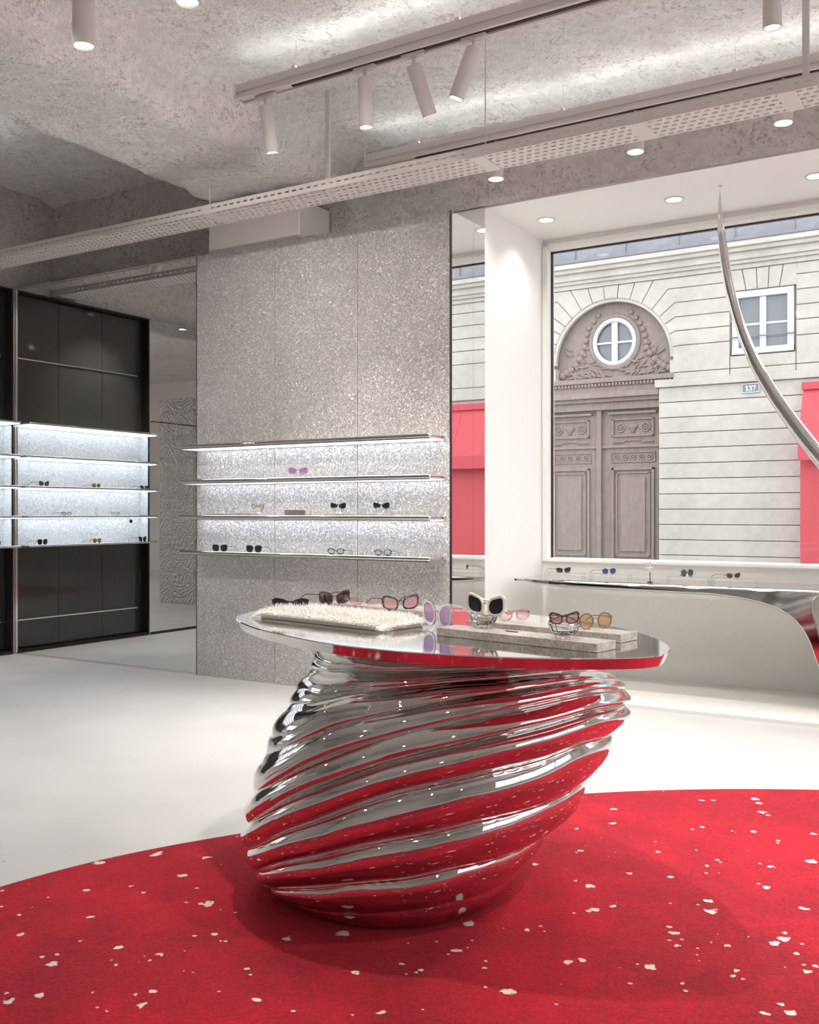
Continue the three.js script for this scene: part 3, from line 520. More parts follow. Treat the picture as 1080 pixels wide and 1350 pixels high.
// display slabs on the table
const SLAB_T = .027, slabDir = new THREE.Vector3().subVectors(W(.53, 2.85), W(.067, 3.27)).setY(0).normalize(), SLAB_TURN = Math.atan2(-slabDir.z, slabDir.x);
function slabGeo(len, dep, th) { const g = new RoundedBoxGeometry(len, th, dep, 3, .003), p = g.attributes.position; for (let i = 0; i < p.count; i++) { const x = p.getX(i), y = p.getY(i), z = p.getZ(i); p.setXYZ(i, x + noise(z * 40, y * 40, 1) * .002, y, z); } g.translate(0, th / 2, 0); return planarUV(g); }
const slabG = slabGeo(.6, .105, SLAB_T);
function slab(frontRight, label, len = .6) {                       // front right corner at table height
  const back = new THREE.Vector3(slabDir.z, 0, -slabDir.x), c = frontRight.clone().addScaledVector(slabDir, -len / 2).addScaledVector(back, .0525);
  c.y = TT; const m = mesh('display_slab', slabG, M.slab); m.position.copy(c); m.rotation.y = SLAB_TURN; tag(m, label, 'display slab', 'slabs on the polished table'); return c;
}
const sF = slab(onY(787, 861, TT), 'grey brushed display slab holding the two crystal stands on the table');
const sR = slab(onY(818, 848, TT), 'grey brushed display slab carrying the brown framed glasses, behind the crystal stands');
const sL = slab(onY(564, 816, TT), 'grey brushed display slab carrying tortoiseshell sunglasses behind the fluffy mat');
{ const p = onY(675, 833, TT + SLAB_T); const m = mesh('name_tag', bx(-.022, .022, 0, .002, -.006, .006), M.blackPart); m.position.copy(p).y = TT + SLAB_T + .0005; m.rotation.y = SLAB_TURN; tag(m, 'tiny black name tag lying on the front slab', 'name tag'); }
// fluffy mat
{
  const fr = onY(506, 833, TT), back = new THREE.Vector3(slabDir.z, 0, -slabDir.x), L = .64, D = .20, c = fr.clone().addScaledVector(slabDir, -L / 2).addScaledVector(back, D / 2); c.y = TT;
  const g = thing('fluffy_mat', 'slim metal tray covered with fluffy white fur on the table', 'fur mat', c, SLAB_TURN);
  mesh('tray', bx(-L / 2, L / 2, 0, .014, -D / 2, D / 2, .003), M.chromeTrim, g);
  const pos = [], uv = [];
  for (let i = 0; i < 9000; i++) {
    let x = rr(-L / 2, L / 2), z = rr(-D / 2, D / 2); const edge = rnd() < .22;
    if (edge) { if (rnd() < .75) z = (rnd() < .75 ? 1 : -1) * (D / 2 - rr(0, .006)); else x = (rnd() < .5 ? 1 : -1) * (L / 2 - rr(0, .006)); }
    const ox = Math.max(0, Math.abs(x) - L / 2 + .03) / .03 * Math.sign(x), oz = Math.max(0, Math.abs(z) - D / 2 + .03) / .03 * Math.sign(z);
    const l = rr(.026, .05), a = rr(0, 6.283), lean = rr(.2, 1.0), d = new THREE.Vector3(Math.cos(a) * lean + ox * 1.1, 1.1 - (Math.abs(ox) + Math.abs(oz)) * .55, Math.sin(a) * lean + oz * 1.1).normalize();
    const r = .0017, b0 = new THREE.Vector3(x, .015, z), side = new THREE.Vector3(-Math.sin(a + 1), 0, Math.cos(a + 1)), m = b0.clone().addScaledVector(d, l * .6), e = b0.clone().addScaledVector(d, l).add(new THREE.Vector3(rr(-.004, .004), -.004 * lean - (Math.abs(ox) + Math.abs(oz)) * .012, rr(-.004, .004))); e.y = Math.max(e.y, .003); m.y = Math.max(m.y, .004);
    const s2 = d.clone().cross(side).normalize(), ringAt = (p, k) => [0, 1, 2].map((j) => p.clone().addScaledVector(side, Math.cos(j * 2.0944) * k).addScaledVector(s2, Math.sin(j * 2.0944) * k)), r0 = ringAt(b0, r), r1 = ringAt(m, r * .8);
    for (let j = 0; j < 3; j++) { const k = (j + 1) % 3; for (const v of [r0[j], r0[k], r1[k], r0[j], r1[k], r1[j], r1[j], r1[k], e]) { pos.push(v.x, v.y, v.z); uv.push(0, 0); } }
  }
  const f = new THREE.BufferGeometry(); f.setAttribute('position', new THREE.Float32BufferAttribute(pos, 3)); f.setAttribute('uv', new THREE.Float32BufferAttribute(uv, 2)); f.computeVertexNormals();
  const fm = mesh('fur', f, std({ color: 0xfcfaf5, roughness: 1 }), g); fm.userData.kind = 'stuff'; fm.userData.label = 'fluffy white fur';
  mesh('fur_backing', bx(-L / 2 + .004, L / 2 - .004, .014, .022, -D / 2 + .004, D / 2 - .004, .003), std({ color: 0xece6db, roughness: 1 }), g);
}
const face = YAW;                                                  // towards the camera
{
  const TS = TT + SLAB_T, up = (p, h) => { p.y += h; return p; };
  eyewear('sunglasses', 'folded black sunglasses lying on the fluffy white mat', up(onY(383, 801, TT + .036), 0), face - .15, 'slim', 'black', 'Lblack', { folded: true, scale: .96 });
  eyewear('sunglasses', 'dark tortoiseshell sunglasses with black lenses behind the fluffy mat', onY(441, 796, TS), face + .7, 'cat', 'torto', 'Lblack', { scale: 1.05 });
  eyewear('sunglasses', 'pale pink translucent sunglasses behind the fluffy mat', onY(480, 797, TS), face + .5, 'slim', 'pink', 'Lpink', { scale: .85 });
  eyewear('sunglasses', 'tortoiseshell sunglasses with pink lenses at the end of the rear slab', onY(528, 803.5, TS), face + .5, 'cat', 'torto', 'Lrose', { scale: 1.08 });
  eyewear('sunglasses', 'chunky clear framed sunglasses with purple lenses leaning on the front slab', onY(577, 826, TT + .012), face - 1.15, 'bold', 'clear', 'Lpurple', { scale: 1.35 });
  bowl(onY(638, 827, TS), 'faceted crystal stand under the cream cat-eye sunglasses on the front slab', .98);
  eyewear('sunglasses', 'cream cat-eye sunglasses with black lenses perched on a crystal stand', up(onY(641, 827, TS), .040), face - .95, 'cat', 'cream', 'Lblack', { folded: true, scale: 1.3 });
  eyewear('sunglasses', 'beige translucent glasses with pale lenses on the slab behind the crystal stands', onY(678, 818, TS), face + .5, 'oval', 'pink', 'Lpink', { scale: .92, temple: 'gold' });
  bowl(onY(744, 841, TS), 'faceted crystal stand under the folded burgundy glasses on the front slab', .98);
  eyewear('eyeglasses', 'folded burgundy glasses with pink lenses resting on a crystal stand', up(onY(744, 841, TS), .042), face + .35, 'cat', 'burgundy', 'Lpink', { folded: true, scale: .68 });
  eyewear('eyeglasses', 'brown framed glasses with amber lenses on the rear slab', onY(785, 829, TS), face + .45, 'round', 'brown', 'Lamber', { scale: 1.0 });
}
// on the shelves of the glitter wall
{
  const zc = ZB + .14, at = (px, k) => { const p = onZ(px, 600, zc); p.y = SW[k] + .0005; return p; }, gr = 'eyewear on the glitter wall shelves';
  eyewear('sunglasses', 'black square sunglasses at the cabinet end of the lowest glitter wall shelf', at(290, 0), .1, 'square', 'black', 'Ldark', { group: gr });
  eyewear('sunglasses', 'black square sunglasses second along the lowest glitter wall shelf', at(335, 0), .1, 'square', 'black', 'Ldark', { group: gr });
  eyewear('eyeglasses', 'thin black eyeglasses with clear lenses in the middle of the lowest shelf', at(443, 0), .1, 'oval', 'black', 'Lclear', { group: gr });
  eyewear('eyeglasses', 'thin black eyeglasses with clear lenses at the window end of the lowest shelf', at(505, 0), .1, 'oval', 'black', 'Lclear', { group: gr });
  const sg = slabGeo(.52, .11, .014);
  for (const [px, lb] of [[312, 'thin grey slab under two clear stands near the cabinet end of the shelf'], [472, 'thin grey slab under the stands with black glasses on the shelf']]) { const m = mesh('display_slab', sg, M.slab); m.position.copy(at(px, 1)); tag(m, lb, 'display slab'); }
  for (const [px, fr, ln, lb] of [[293, 'clear', 'Lclear', 'clear glasses on the first crystal stand of the shelf'], [340, 'gold', 'Lclear', 'gold rimmed clear glasses on the second crystal stand of the shelf'], [446, 'black', 'Ldark', 'folded black glasses on the crystal stand beside the metal block'], [503, 'black', 'Ldark', 'folded black glasses on the crystal stand at the window end']]) {
    const p = at(px, 1); p.y += .0145; bowl(p, 'crystal stand on a shelf slab holding ' + lb.split(' on ')[0].split(' the ')[0] + (px < 300 ? ' at the cabinet end' : px < 400 ? ' further along' : px < 500 ? ' next to the metal block' : ' at the window end'), .9, 'crystal stands on the glitter wall shelf');
    const q = p.clone(); q.y += .034; eyewear('eyeglasses', lb, q, .2, px > 400 ? 'cat' : 'round', fr, ln, { folded: true, scale: .85, group: gr });
  }
  { const g = thing('metal_block', 'small pale metal card block on the shelf between the two slabs', 'display block', at(393, 1)); mesh('block', bx(-.10, .10, 0, .045, -.04, .04, .006), M.slab, g); mesh('face_plate', bx(-.096, .096, .004, .041, .04, .0415), M.chromeTop, g); }
  for (const [px, st, fr, ln, lb] of [[338, 'oval', 'clear', 'Lclear', 'clear framed glasses at the cabinet end of the upper shelf'], [450, 'oval', 'clear', 'Lclear', 'clear framed glasses past the lilac sunglasses on the upper shelf'], [497, 'slim', 'clear', 'Lclear', 'slim clear glasses at the window end of the upper shelf']]) eyewear('eyeglasses', lb, at(px, 2), .1, st, fr, ln, { group: gr });
  const p = at(393, 2); bowl(p, 'small crystal stand under the lilac sunglasses on the upper shelf', .55); p.y += .022;
  eyewear('sunglasses', 'big lilac translucent sunglasses on the upper shelf of the glitter wall', p, .5, 'bold', 'pink', 'Lpurple', { group: gr, folded: true, scale: .9 });
}
// four-pointed star marker on a thin rod
const starGeo = (() => { const s = new THREE.Shape(), R = .042, r = .012; for (let i = 0; i < 8; i++) { const a = i * Math.PI / 4, q = i % 2 ? r : R; i ? s.lineTo(Math.sin(a) * q, Math.cos(a) * q) : s.moveTo(Math.sin(a) * q, Math.cos(a) * q); } s.closePath(); const h = new THREE.Path(); h.absarc(0, 0, .005, 0, 6.283, true); s.holes.push(h); return new THREE.ExtrudeGeometry(s, { depth: .006, bevelEnabled: true, bevelSize: .002, bevelThickness: .002, bevelSegments: 1 }).translate(0, 0, -.003); })();
function star(pos, turn, h, label, rodMat, k = 1) { const g = thing('star_marker', label, 'display sign', pos, turn); mesh('star', starGeo.clone().scale(k, k, k).translate(0, h, 0), M.whitePlain, g); mesh('rod', cyl(.0035, .0035, h + .05 * k, 8).translate(0, (h + .05 * k) / 2, -.007), rodMat, g); mesh('foot', cyl(.018, .02, .005, 20).translate(0, .0025, 0), rodMat, g); }
// on the cabinet shelves (real pieces; the photograph shows them in the mirror)
{
  const X = XL + .05, zAt = (px) => { const p = onX(px, 600, X); return 2 * ZB - p.z; }, t = Math.PI / 2, gr = 'eyewear in the dark cabinet';
  const put = (px, k) => new THREE.Vector3(X, SHELF_Y[k] + .0005, zAt(px));
  const list = [[58, 2, 'cat', 'black', 'Lgrey', 'black sunglasses with grey lenses nearest the mirror on the upper cabinet shelf'], [127, 2, 'oval', 'red', 'Lgreen', 'red framed sunglasses with green lenses in the cabinet niche'], [190, 2, 'slim', 'black', 'Lgrey', 'slim black sunglasses at the far end of the upper cabinet shelf'],
    [88, 1, 'slim', 'smoke', 'Lclear', 'slim smoky clear glasses before the star marker in the cabinet'], [152, 1, 'slim', 'olive', 'Lclear', 'slim pale olive glasses past the star marker in the cabinet'],
    [56, 0, 'square', 'black', 'Lblack', 'black sunglasses with black lenses nearest the mirror on the lowest cabinet shelf'], [128, 0, 'oval', 'black', 'Lorange', 'black sunglasses with orange lenses on the lowest cabinet shelf'], [188, 0, 'cat', 'black', 'Ldark', 'black cat-eye sunglasses at the far end of the lowest cabinet shelf']];
  for (const [px, k, st, fr, ln, lb] of list) eyewear(fr === 'smoke' || fr === 'olive' ? 'eyeglasses' : 'sunglasses', lb, put(px, k), t - .25, st, fr, ln, { group: gr, temple: fr === 'red' ? 'red' : fr });
  star(put(127, 1), t, .075, 'white four-pointed star marker on a cabinet shelf', M.chromeTrim);
}

// ================================================================ chrome console with rising horn in the window niche
const KZ = -7.0, KT = .835;
{
  const g = thing('chrome_console', 'flowing polished chrome console along the window with a curved horn rising to the soffit', 'console table', [-1.4, .032, -7.3]);
  const o = new THREE.Vector3(-1.4, .032, -7.3), P = (px, py) => { const p = onZ(px, py, KZ); return new THREE.Vector2(p.x - o.x, p.y - o.y); };
  const top = KT - o.y;
  // front view of counter and leg, swept back with a full round edge
  const s = new THREE.Shape(), under = [[676, 769], [730, 774], [790, 778], [850, 781], [900, 783.5], [940, 786], [979, 791.6], [1012.6, 800], [1038.6, 813], [1054, 828.6], [1064.5, 846.7], [1072, 867.5], [1080, 889.5], [1094, 925]].map(([a, b]) => P(a, b));
  const xl = P(676, 769).x, foot = .0;
  s.moveTo(xl, top - .012); s.splineThru(under.slice(1)); const last = under[under.length - 1];
  s.lineTo(last.x + .02, foot); s.lineTo(last.x + .26, foot); { const a = P(1098, 880), b = P(1081, 830), c = P(1073.5, 802), d = P(1079, 789), e = P(1110, 784.5); s.splineThru([a, b, c, d, e]); } s.lineTo(P(1110, 784).x + .6, top - .045); s.lineTo(2.6, top - .03); s.lineTo(2.6, top); s.lineTo(xl, top);
  const b = .018, ext = new THREE.ExtrudeGeometry(s, { depth: .52, bevelEnabled: true, bevelThickness: .07, bevelSize: b, bevelOffset: -b, bevelSegments: 8, curveSegments: 40 });
  ext.translate(0, 0, -.29);
  mesh('counter', ext, M.chrome, g);
  const H = [[947, 249], [947, 275], [949, 305], [955.5, 355], [968, 410], [986, 460], [1011, 508], [1042, 554], [1080, 603], [1124, 652], [1170, 700], [1215, 740], [1260, 768]].map(([a, c]) => { const p = P(a, c); return new THREE.Vector3(p.x, p.y, KZ - .05 - o.z); });
  mesh('horn', taperTube(H, [.003, .016, .026, .033, .036, .040, .044, .048, .054, .058, .062, .066, .07], 120, 24), M.chrome, g);
  mesh('hook', merge([tube([H[0].clone().add(new THREE.Vector3(0, -.005, 0)), H[0].clone().add(new THREE.Vector3(.006, .012, 0)), H[0].clone().add(new THREE.Vector3(.0, HS - .012 - o.y - H[0].y, 0))], .003, 12, 6), bx(H[0].x - .012, H[0].x + .012, HS - .016 - o.y, HS - .01 - o.y, H[0].z - .012, H[0].z + .012)]), M.chromeTrim, g);
}
// eyewear on the console with clear risers
{
  const z = KZ - .16, gr = 'eyewear on the chrome console', at = (px) => { const p = onZ(px, 760, z); p.y = KT + .001; return p; };
  const riser = (px, under) => {
    const p = at(px), g = thing('acrylic_riser', 'low clear acrylic riser on the console under the ' + under, 'display riser', p, 0, 'clear risers on the console');
    mesh('riser_top', bx(-.15, .15, .046, .05, -.05, .05, .001), M.acrylic, g); for (const s of [-1, 1]) mesh('riser_side', bx(s * .15 - .002, s * .15 + .002, 0, .046, -.05, .05, .001), M.acrylic, g);
  };
  for (const [px, st, fr, ln, lb] of [[743, 'slim', 'black', 'Ldark', 'black sunglasses on the console beside the white reveal'], [803, 'oval', 'grey', 'Lblue', 'grey sunglasses with blue lenses on the console before the star marker'], [906, 'round', 'grey', 'Lgrey', 'folded grey sunglasses on the console past the star marker'], [967, 'slim', 'brown', 'Lbrown', 'brown slim sunglasses on the console below the curved horn']]) {
    riser(px + 2, lb.split(' on the console')[0]); const p = at(px); p.y += .0505; eyewear('sunglasses', lb, p, 1.15, st, fr, ln, { group: gr, folded: px === 906 });
  }
  star(at(857), .2, .105, 'white four-pointed star marker on a thin black rod on the console', M.blackPart, .75);
}

// ================================================================ building across the street
const FZ = -20;
struct('street', 'grey asphalt street outside the shop window', bx(-26, 16, -.25, -.1, -24, ZW - .2), M.asphalt);
{
  const B = thing('street_building', 'cream stone building with carved arched doorway across the street', 'building', [0, -.1, FZ]);
  const oy = .1, poly = (pts, depth, mat, name, z0 = 0, inset = .007, bevel = .008) => {
    // inset so that joints stay open
    const n = pts.length, q = pts.map((p, i) => { const a = pts[(i + n - 1) % n], b = pts[(i + 1) % n]; let e1 = [p[0] - a[0], p[1] - a[1]], e2 = [b[0] - p[0], b[1] - p[1]]; const l1 = Math.hypot(...e1) || 1, l2 = Math.hypot(...e2) || 1; const n1 = [-e1[1] / l1, e1[0] / l1], n2 = [-e2[1] / l2, e2[0] / l2]; let m = [n1[0] + n2[0], n1[1] + n2[1]]; const d = (m[0] * n1[0] + m[1] * n1[1]) || 1; return new THREE.Vector2(p[0] + m[0] / d * inset, p[1] + m[1] / d * inset + oy); });
    const g = new THREE.ExtrudeGeometry(new THREE.Shape(q), { depth: depth - bevel, bevelEnabled: bevel > 0, bevelThickness: bevel, bevelSize: bevel, bevelOffset: -bevel, bevelSegments: 1 });
    g.translate(0, 0, z0); return mesh(name, planarUV(g), mat, B);
  };
  const box = (name, x0, x1, y0, y1, z0, z1, mat, r = 0, parent = B) => mesh(name, bx(x0, x1, y0 + oy, y1 + oy, z0, z1, r), mat, parent);
  const cx = -7.365, cy = 4.50, R = 1.305, CORN = 6.08, DL = -9.07, DR = -6.34, LEDGE = 4.02;
  const XA = -4.93, XB = -3.70, XE = 9, X0 = -18;
  // backing wall seen in the joints, with the doorway and window left open
  { const s = new THREE.Shape([[X0, 0], [DL - .0, 0], [DL, LEDGE], [cx - R, LEDGE], [cx - R, cy], ...Array.from({ length: 31 }, (_, i) => { const a = Math.PI - i / 30 * Math.PI; return [cx + R * Math.cos(a), cy + R * Math.sin(a)]; }), [cx + R, LEDGE], [DR, LEDGE], [DR, 0], [XE, 0], [XE, 6.7], [X0, 6.7]].map(([a, b]) => new THREE.Vector2(a, b + oy)));
    const h = new THREE.Path([[-4.87, 4.42], [-4.87, 5.63], [-3.757, 5.63], [-3.757, 4.42]].map(([a, b]) => new THREE.Vector2(a, b + oy))); s.holes.push(h);
    mesh('wall_core', planarUV(new THREE.ExtrudeGeometry(s, { depth: .5, bevelEnabled: false }).translate(0, 0, -.545)), M.stoneJoint, B); }
  // lower courses both sides of the door
  for (let k = 0; k < 13; k++) { const y1 = LEDGE - .15 - k * .308, y0 = Math.max(0, y1 - .308); if (y1 <= 0) break; poly([[DR, y0], [XE, y0], [XE, y1], [DR, y1]], .11, M.stone, 'stone_course', -.045); poly([[X0, y0], [DL, y0], [DL, y1], [X0, y1]], .11, M.stone, 'stone_course', -.045); }
  box('ledge', DR - .06, XE, LEDGE - .15, LEDGE, -.045, .13, M.stone, .01); box('ledge', X0, DL + .06, LEDGE - .15, LEDGE, -.045, .13, M.stone, .01);
  // imposts at the arch springing
  box('impost', cx + R - .06, cx + R + .02, 4.16, 4.42, -.2, .03, M.stone, .006); box('impost', cx - R - .02, cx - R + .06, 4.16, 4.42, -.2, .03, M.stone, .006);
  // arch: voussoirs that step into the courses
  const JY = [LEDGE, 4.16, 4.70, 5.0, 5.28, 5.57, 5.86], ang = [0, 0, 8, 20, 30, 38.5, 48.5, 60, 72, 84].map((a) => a * Math.PI / 180);
  const onArc = (a, s) => [cx + s * R * Math.cos(a), cy + R * Math.sin(a)], bend = (k) => { const a = ang[k], r = (JY[k] - cy) / Math.sin(a); return r; };
  const side = (pts, s) => s > 0 ? pts : pts.map(([x, y]) => [2 * cx - x, y]).reverse();
  const right = (s) => s > 0 ? XA : 2 * cx - X0;
  for (const s of [1, -1]) {
    const xr = right(s), arc = (a0, a1) => Array.from({ length: 6 }, (_, i) => onArc(a0 + (a1 - a0) * i / 5, 1));
    poly(side([[cx + R, LEDGE], [xr, LEDGE], [xr, 4.16], [cx + R, 4.16]], s), .075, M.stone, 'stone_block', -.045);
    const b2 = [cx + bend(2) * Math.cos(ang[2]), JY[2]];
    poly(side([[cx + R, 4.16], [xr, 4.16], [xr, 4.70], b2, ...arc(0, ang[2]).reverse()], s), .075, M.stone, 'stone_block', -.045);
    for (let k = 2; k < 6; k++) { const p0 = [cx + bend(k) * Math.cos(ang[k]), JY[k]], p1 = [cx + bend(k + 1) * Math.cos(ang[k + 1]), JY[k + 1]]; poly(side([p0, [xr, JY[k]], [xr, JY[k + 1]], p1, ...arc(ang[k], ang[k + 1]).reverse()], s), .075, M.stone, 'arch_stone', -.045); }
    const t = (a) => [cx + (CORN - cy) / Math.tan(a), CORN];
    { const p0 = [cx + bend(6) * Math.cos(ang[6]), JY[6]]; poly(side([p0, [xr, JY[6]], [xr, CORN], t(ang[7]), ...arc(ang[6], ang[7]).reverse()], s), .075, M.stone, 'arch_stone', -.045); }
    for (let k = 7; k < 9; k++) poly(side([...arc(ang[k], ang[k + 1]), t(ang[k + 1]), t(ang[k])].reverse().reverse(), s).slice().reverse(), .075, M.stone, 'arch_stone', -.045);
  }
  { const t = (a) => [cx + (CORN - cy) / Math.tan(a), CORN], a = ang[9]; poly([[cx - R * Math.cos(a), cy + R * Math.sin(a)], [cx + R * Math.cos(a), cy + R * Math.sin(a)], t(a), [2 * cx - t(a)[0], CORN]], .085, M.stone, 'keystone', -.045); }
  mesh('arch_moulding', (() => { const s = new THREE.Shape(); s.absarc(cx, cy + oy, R + .01, 0, Math.PI, false); s.absarc(cx, cy + oy, R - .06, Math.PI, 0, true); return new THREE.ExtrudeGeometry(s, { depth: .1, bevelEnabled: false, curveSegments: 32 }).translate(0, 0, -.1); })(), M.stone, B);
  // courses beyond the window
  for (let k = 0; k < 7; k++) poly([[XB, JY[k]], [XE, JY[k]], [XE, k < 6 ? JY[k + 1] : CORN], [XB, k < 6 ? JY[k + 1] : CORN]], .075, M.stone, 'stone_course', -.045);
  poly([[XA, LEDGE], [XB, LEDGE], [XB, 4.16], [XA, 4.16]], .075, M.stone, 'stone_block', -.045); poly([[XA, 4.16], [XB, 4.16], [XB, 4.40], [XA, 4.40]], .075, M.stone, 'stone_block', -.045);
  { const n = 5, y0 = 5.66, b = [XA - .02, -4.62, -4.41, -4.21, -4.0, XB + .02], t = [XA - .02, -4.70, -4.43, -4.19, -3.93, XB + .02]; for (let k = 0; k < n; k++) poly([[b[k], y0], [b[k + 1], y0], [t[k + 1], CORN], [t[k], CORN]], .078, M.stone, 'flat_arch_stone', -.045); }
  // casement window
  { const w = new THREE.Group(); w.name = 'casement_window'; B.add(w); w.position.z = -.09; const x0 = -4.89, x1 = -3.74, y0 = 4.42, y1 = 5.65, xm = (x0 + x1) / 2;
    mesh('casing', merge([bx(x0, x0 + .12, y0 + oy, y1 + oy, 0, .11, .01), bx(x1 - .12, x1, y0 + oy, y1 + oy, 0, .11, .01), bx(x0 + .004, x1 - .004, y1 - .13 + oy, y1 - .004 + oy, 0, .118, .01), bx(x0, x1, y0 + oy, y0 + .12 + oy, 0, .13, .01)]), M.winFrame, w);
    mesh('mullion', bx(xm - .06, xm + .06, y0 + .12 + oy, y1 - .13 + oy, 0, .08, .01), M.winFrame, w);
    for (const s of [-1, 1]) { const a = s < 0 ? x0 + .12 : xm + .06, b = s < 0 ? xm - .06 : x1 - .12; for (const [c, d] of [[y0 + .12, y0 + .56], [y0 + .60, y1 - .13]]) mesh('pane', bx(a, b, c + oy, d + oy, .02, .03), M.winGlass, w); mesh('glazing_bar', bx(a, b, y0 + .56 + oy, y0 + .60 + oy, .01, .05), M.winFrame, w); }
    mesh('guard_rail', cyl(.014, .014, x1 - x0 + .04, 8).rotateZ(Math.PI / 2).translate(xm, 4.75 + oy, .16), M.zinc, w); }
  // cornice, roof
  for (const [y0, y1, d] of [[CORN, 6.17, .07], [6.17, 6.24, .13], [6.24, 6.38, .18], [6.38, 6.46, .27], [6.46, 6.56, .34]]) box('cornice_band', X0, XE, y0, y1, -.045, d, M.stone, .012);
  { box('gutter', X0, XE, 6.56, 6.63, -.2, .36, M.zinc, .02); for (let x = X0; x < XE; x += 1.1) mesh('roof_sheet', bx(x + .004, x + 1.096, 0, 2.6, -.06, 0, .01).rotateX(-.16).translate(0, 6.6 + oy, .2), M.zinc, B); for (let x = X0; x <= XE; x += 1.1) mesh('roof_seam', bx(x - .012, x + .012, 0, 2.6, 0, .03).rotateX(-.16).translate(0, 6.6 + oy, .2), M.zinc, B); }
  // tympanum with round window and carved garlands
  { const T = new THREE.Group(); T.name = 'tympanum'; B.add(T); T.position.set(cx, oy, -.28);
    const oc = [.0, 4.93], OR = .455, s = new THREE.Shape(); s.moveTo(-R, 4.05); s.lineTo(R, 4.05); s.lineTo(R, cy); s.absarc(0, cy, R, 0, Math.PI, false); s.lineTo(-R, 4.05); const h = new THREE.Path(); h.absarc(oc[0], oc[1], OR, 0, 6.2832, true); s.holes.push(h);
    mesh('panel', planarUV(new THREE.ExtrudeGeometry(s, { depth: .08, bevelEnabled: false, curveSegments: 32 })), M.door, T);
    mesh('round_frame', new THREE.TorusGeometry(OR - .02, .05, 10, 48).scale(1, 1.06, 1).translate(oc[0], oc[1], .09), M.winFrame, T); mesh('round_moulding', new THREE.TorusGeometry(OR + .07, .05, 8, 48).scale(1, 1.05, 1).translate(oc[0], oc[1], .08), M.door, T);
    mesh('round_pane', new THREE.CircleGeometry(OR, 40).translate(oc[0], oc[1], .03), M.winGlass, T);
    mesh('round_mullion', bx(-.065, .065, oc[1] - OR, oc[1] + OR, .04, .1, .01), M.winFrame, T); mesh('round_bar', bx(-OR, OR, oc[1] - .03, oc[1] + .01, .04, .08), M.winFrame, T);
    const ball = new THREE.IcosahedronGeometry(1, 1);
    for (const sd of [-1, 1]) { const bits = [], path = new THREE.CatmullRomCurve3([[.36, 5.52], [.58, 5.25], [.66, 4.95], [.74, 4.68], [.95, 4.42], [1.18, 4.30]].map(([x, y]) => new THREE.Vector3(sd * x, y, .1)));
      for (let i = 0; i <= 11; i++) { const p = path.getPoint(i / 11), k = .052 + .035 * (i / 11); bits.push(ball.clone().scale(k, k, k * .8).translate(p.x + rr(-.015, .015), p.y, p.z)); if (i > 4) bits.push(ball.clone().scale(k * .6, k * .6, k * .5).translate(p.x + rr(-.09, .09), p.y + rr(-.07, .07), p.z)); }
      mesh('fruit_garland', merge(bits), M.door, T);
      const lv = []; for (let i = 0; i < 46; i++) { const q = rnd(), x = sd * (.1 + q * .95), y = 4.22 + rr(0, .12) + q * .0 + (i % 3 ? 0 : rr(.1, .38) * (.4 + q)), a = sd * rr(-.2, 1.3); lv.push(ball.clone().scale(.11, .024, .03).rotateZ(a).translate(x, y, .095)); }
      mesh('leaf_spray', merge(lv), M.door, T); } }
  // entablature over the door
  for (const [y0, y1, d] of [[4.06, 4.16, .05], [3.98, 4.06, .0], [3.86, 3.98, -.02], [3.74, 3.86, .06], [3.66, 3.74, -.02], [3.50, 3.66, -.1]]) box('lintel_moulding', DL + (y0 < 4 ? 0 : .37), y0 < 4 ? DR : cx + R + .02, y0, y1, -.4, d, M.door, .012);
  { const d = []; for (let x = DL + .4; x < cx + R - .05; x += .075) d.push(new THREE.BoxGeometry(.04, .05, .05).translate(x, 4.02 + oy, .02)); mesh('dentils', merge(d), M.door, B); }
  // two door leaves
  const dm = -7.705;
  for (const [x0, x1] of [[DL, dm - .005], [dm + .005, DR]]) {
    const D = new THREE.Group(); D.name = 'door_leaf'; B.add(D); D.position.set((x0 + x1) / 2, oy, -.25); const w = (x1 - x0) / 2, f = (x, y, hw, hh, t, z, dz) => merge([bx(x - hw, x + hw, y + hh - t, y + hh, z, z + dz, .006), bx(x - hw, x + hw, y - hh, y - hh + t, z, z + dz, .006), bx(x - hw, x - hw + t, y - hh, y + hh, z, z + dz, .006), bx(x + hw - t, x + hw, y - hh, y + hh, z, z + dz, .006)]);
    mesh('board', bx(-w, w, 0, 3.52, -.06, 0, .004), M.door, D);
    const c = x0 === DL ? -.0 : .04;
    mesh('top_moulding', bx(c - .52, c + .52, 3.40, 3.45, 0, .1, .01), M.door, D);
    mesh('carved_frame', f(c, 3.12, .45, .19, .035, 0, .05), M.door, D);
    mesh('urn', merge([new THREE.LatheGeometry([[.0, -.1], [.05, -.1], [.03, -.06], [.1, 0], [.11, .05], [.07, .07], [0, .08]].map((q) => new THREE.Vector2(...q)), 16).scale(1, 1, .5).translate(c, 3.12, .02)]), M.door, D);
    for (const s of [-1, 1]) mesh('rosette', merge([new THREE.TorusGeometry(.085, .022, 6, 18).translate(c + s * .27, 3.12, .01), new THREE.TorusGeometry(.035, .02, 6, 12).translate(c + s * .27, 3.12, .01)]), M.door, D);
    const lf = []; for (let k = 0; k < 14; k++) lf.push(new THREE.IcosahedronGeometry(1, 1).scale(.05, .022, .025).rotateZ(k < 7 ? .4 : -.4).translate(c - .4 + k * .0615, 2.82 + (k > 3 && k < 10 ? .03 : 0), .015)); mesh('leaf_band', merge(lf), M.door, D);
    mesh('cross_rail', bx(-w, w, 2.70, 2.75, 0, .06, .008), M.door, D);
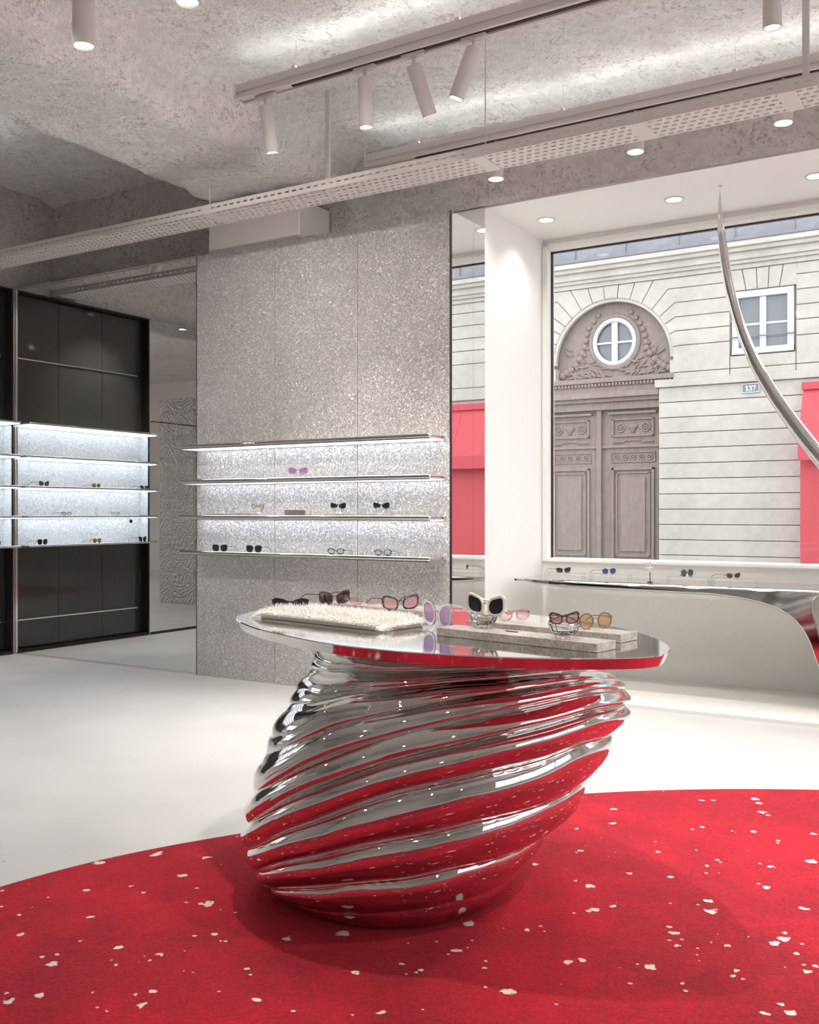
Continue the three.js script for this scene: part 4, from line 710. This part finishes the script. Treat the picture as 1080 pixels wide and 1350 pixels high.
    const rg = []; for (let k = 0; k < 5; k++) rg.push(new THREE.TorusGeometry(.055, .016, 6, 16).translate(c - .36 + k * .18, 2.50, .01), new THREE.SphereGeometry(.025, 8, 6).translate(c - .36 + k * .18, 2.50, .01)); mesh('ring_band', merge(rg), M.door, D); mesh('band_frame', f(c, 2.50, .48, .11, .02, 0, .03), M.door, D);
    mesh('panel_frame', f(c, 1.30, .46, .98, .05, 0, .05), M.door, D); mesh('panel_frame', f(c, 1.30, .37, .89, .035, 0, .03), M.door, D); mesh('raised_panel', bx(c - .27, c + .27, .52, 2.08, 0, .035, .012), M.door, D);
  }
  mesh('door_stile', bx(dm - .055, dm + .055, oy, 3.5 + oy, -.2, -.15, .012), M.door, B);
  // number plate
  { const c = document.createElement('canvas'); c.width = 256; c.height = 128; const k = c.getContext('2d'); k.fillStyle = '#7d858f'; k.fillRect(0, 0, 256, 128); k.strokeStyle = '#e8e9ea'; k.lineWidth = 8; k.strokeRect(8, 8, 240, 112); k.fillStyle = '#f4f4f4'; k.font = 'bold 92px serif'; k.textAlign = 'center'; k.textBaseline = 'middle'; k.fillText('137', 128, 68); const t = new THREE.CanvasTexture(c); t.colorSpace = THREE.SRGBColorSpace;
    const p = onZ(991, 512, FZ); const g = new THREE.BoxGeometry(.34, .19, .02); g.translate(p.x, p.y + oy, .075); const uv = g.attributes.uv; const n = g.attributes.normal; for (let i = 0; i < uv.count; i++) if (n.getZ(i) < .5) uv.setXY(i, .01, .01); const m = mesh('number_plate', g, std({ map: t, roughness: .4 }), B); m.userData.label = 'grey number plate reading 137'; }
}
// red shop awning on that building
{
  const g = thing('shop_awning', 'red fabric shop awning over a red shop front across the street', 'awning', [-3.55, -.1, FZ + .07]);
  const L = 9.0, prof = [[4.05, .05], [3.45, .30], [2.65, .62], [2.55, .62]];
  for (let k = 0; k < 6; k++) { const x0 = k * L / 6, x1 = (k + 1) * L / 6, s = new THREE.Shape([[.05, 3.80], [.62, 2.68], [.62, 2.40], [.60, 2.40], [.60, 2.66], [.05, 3.75]].map(([a, b]) => new THREE.Vector2(-a, b))); mesh('fabric_bay', new THREE.ExtrudeGeometry(s, { depth: x1 - x0 - .006, bevelEnabled: false }).rotateY(Math.PI / 2).translate(x0, 0, 0), M.awning, g); }
  { const s = new THREE.Shape([[0, 2.66], [.60, 2.66], [.05, 3.75], [0, 3.75]].map(([a, b]) => new THREE.Vector2(-a, b))); mesh('side_flap', new THREE.ExtrudeGeometry(s, { depth: .01, bevelEnabled: false }).rotateY(Math.PI / 2), M.awning, g); }
  mesh('fascia', bx(0, L, 0, 2.62, 0, .38, .01), M.awning, g); mesh('roller_box', bx(-.02, L, 3.74, 3.88, 0, .14, .01), M.awning, g);
}
renderer.render(scene, camera);
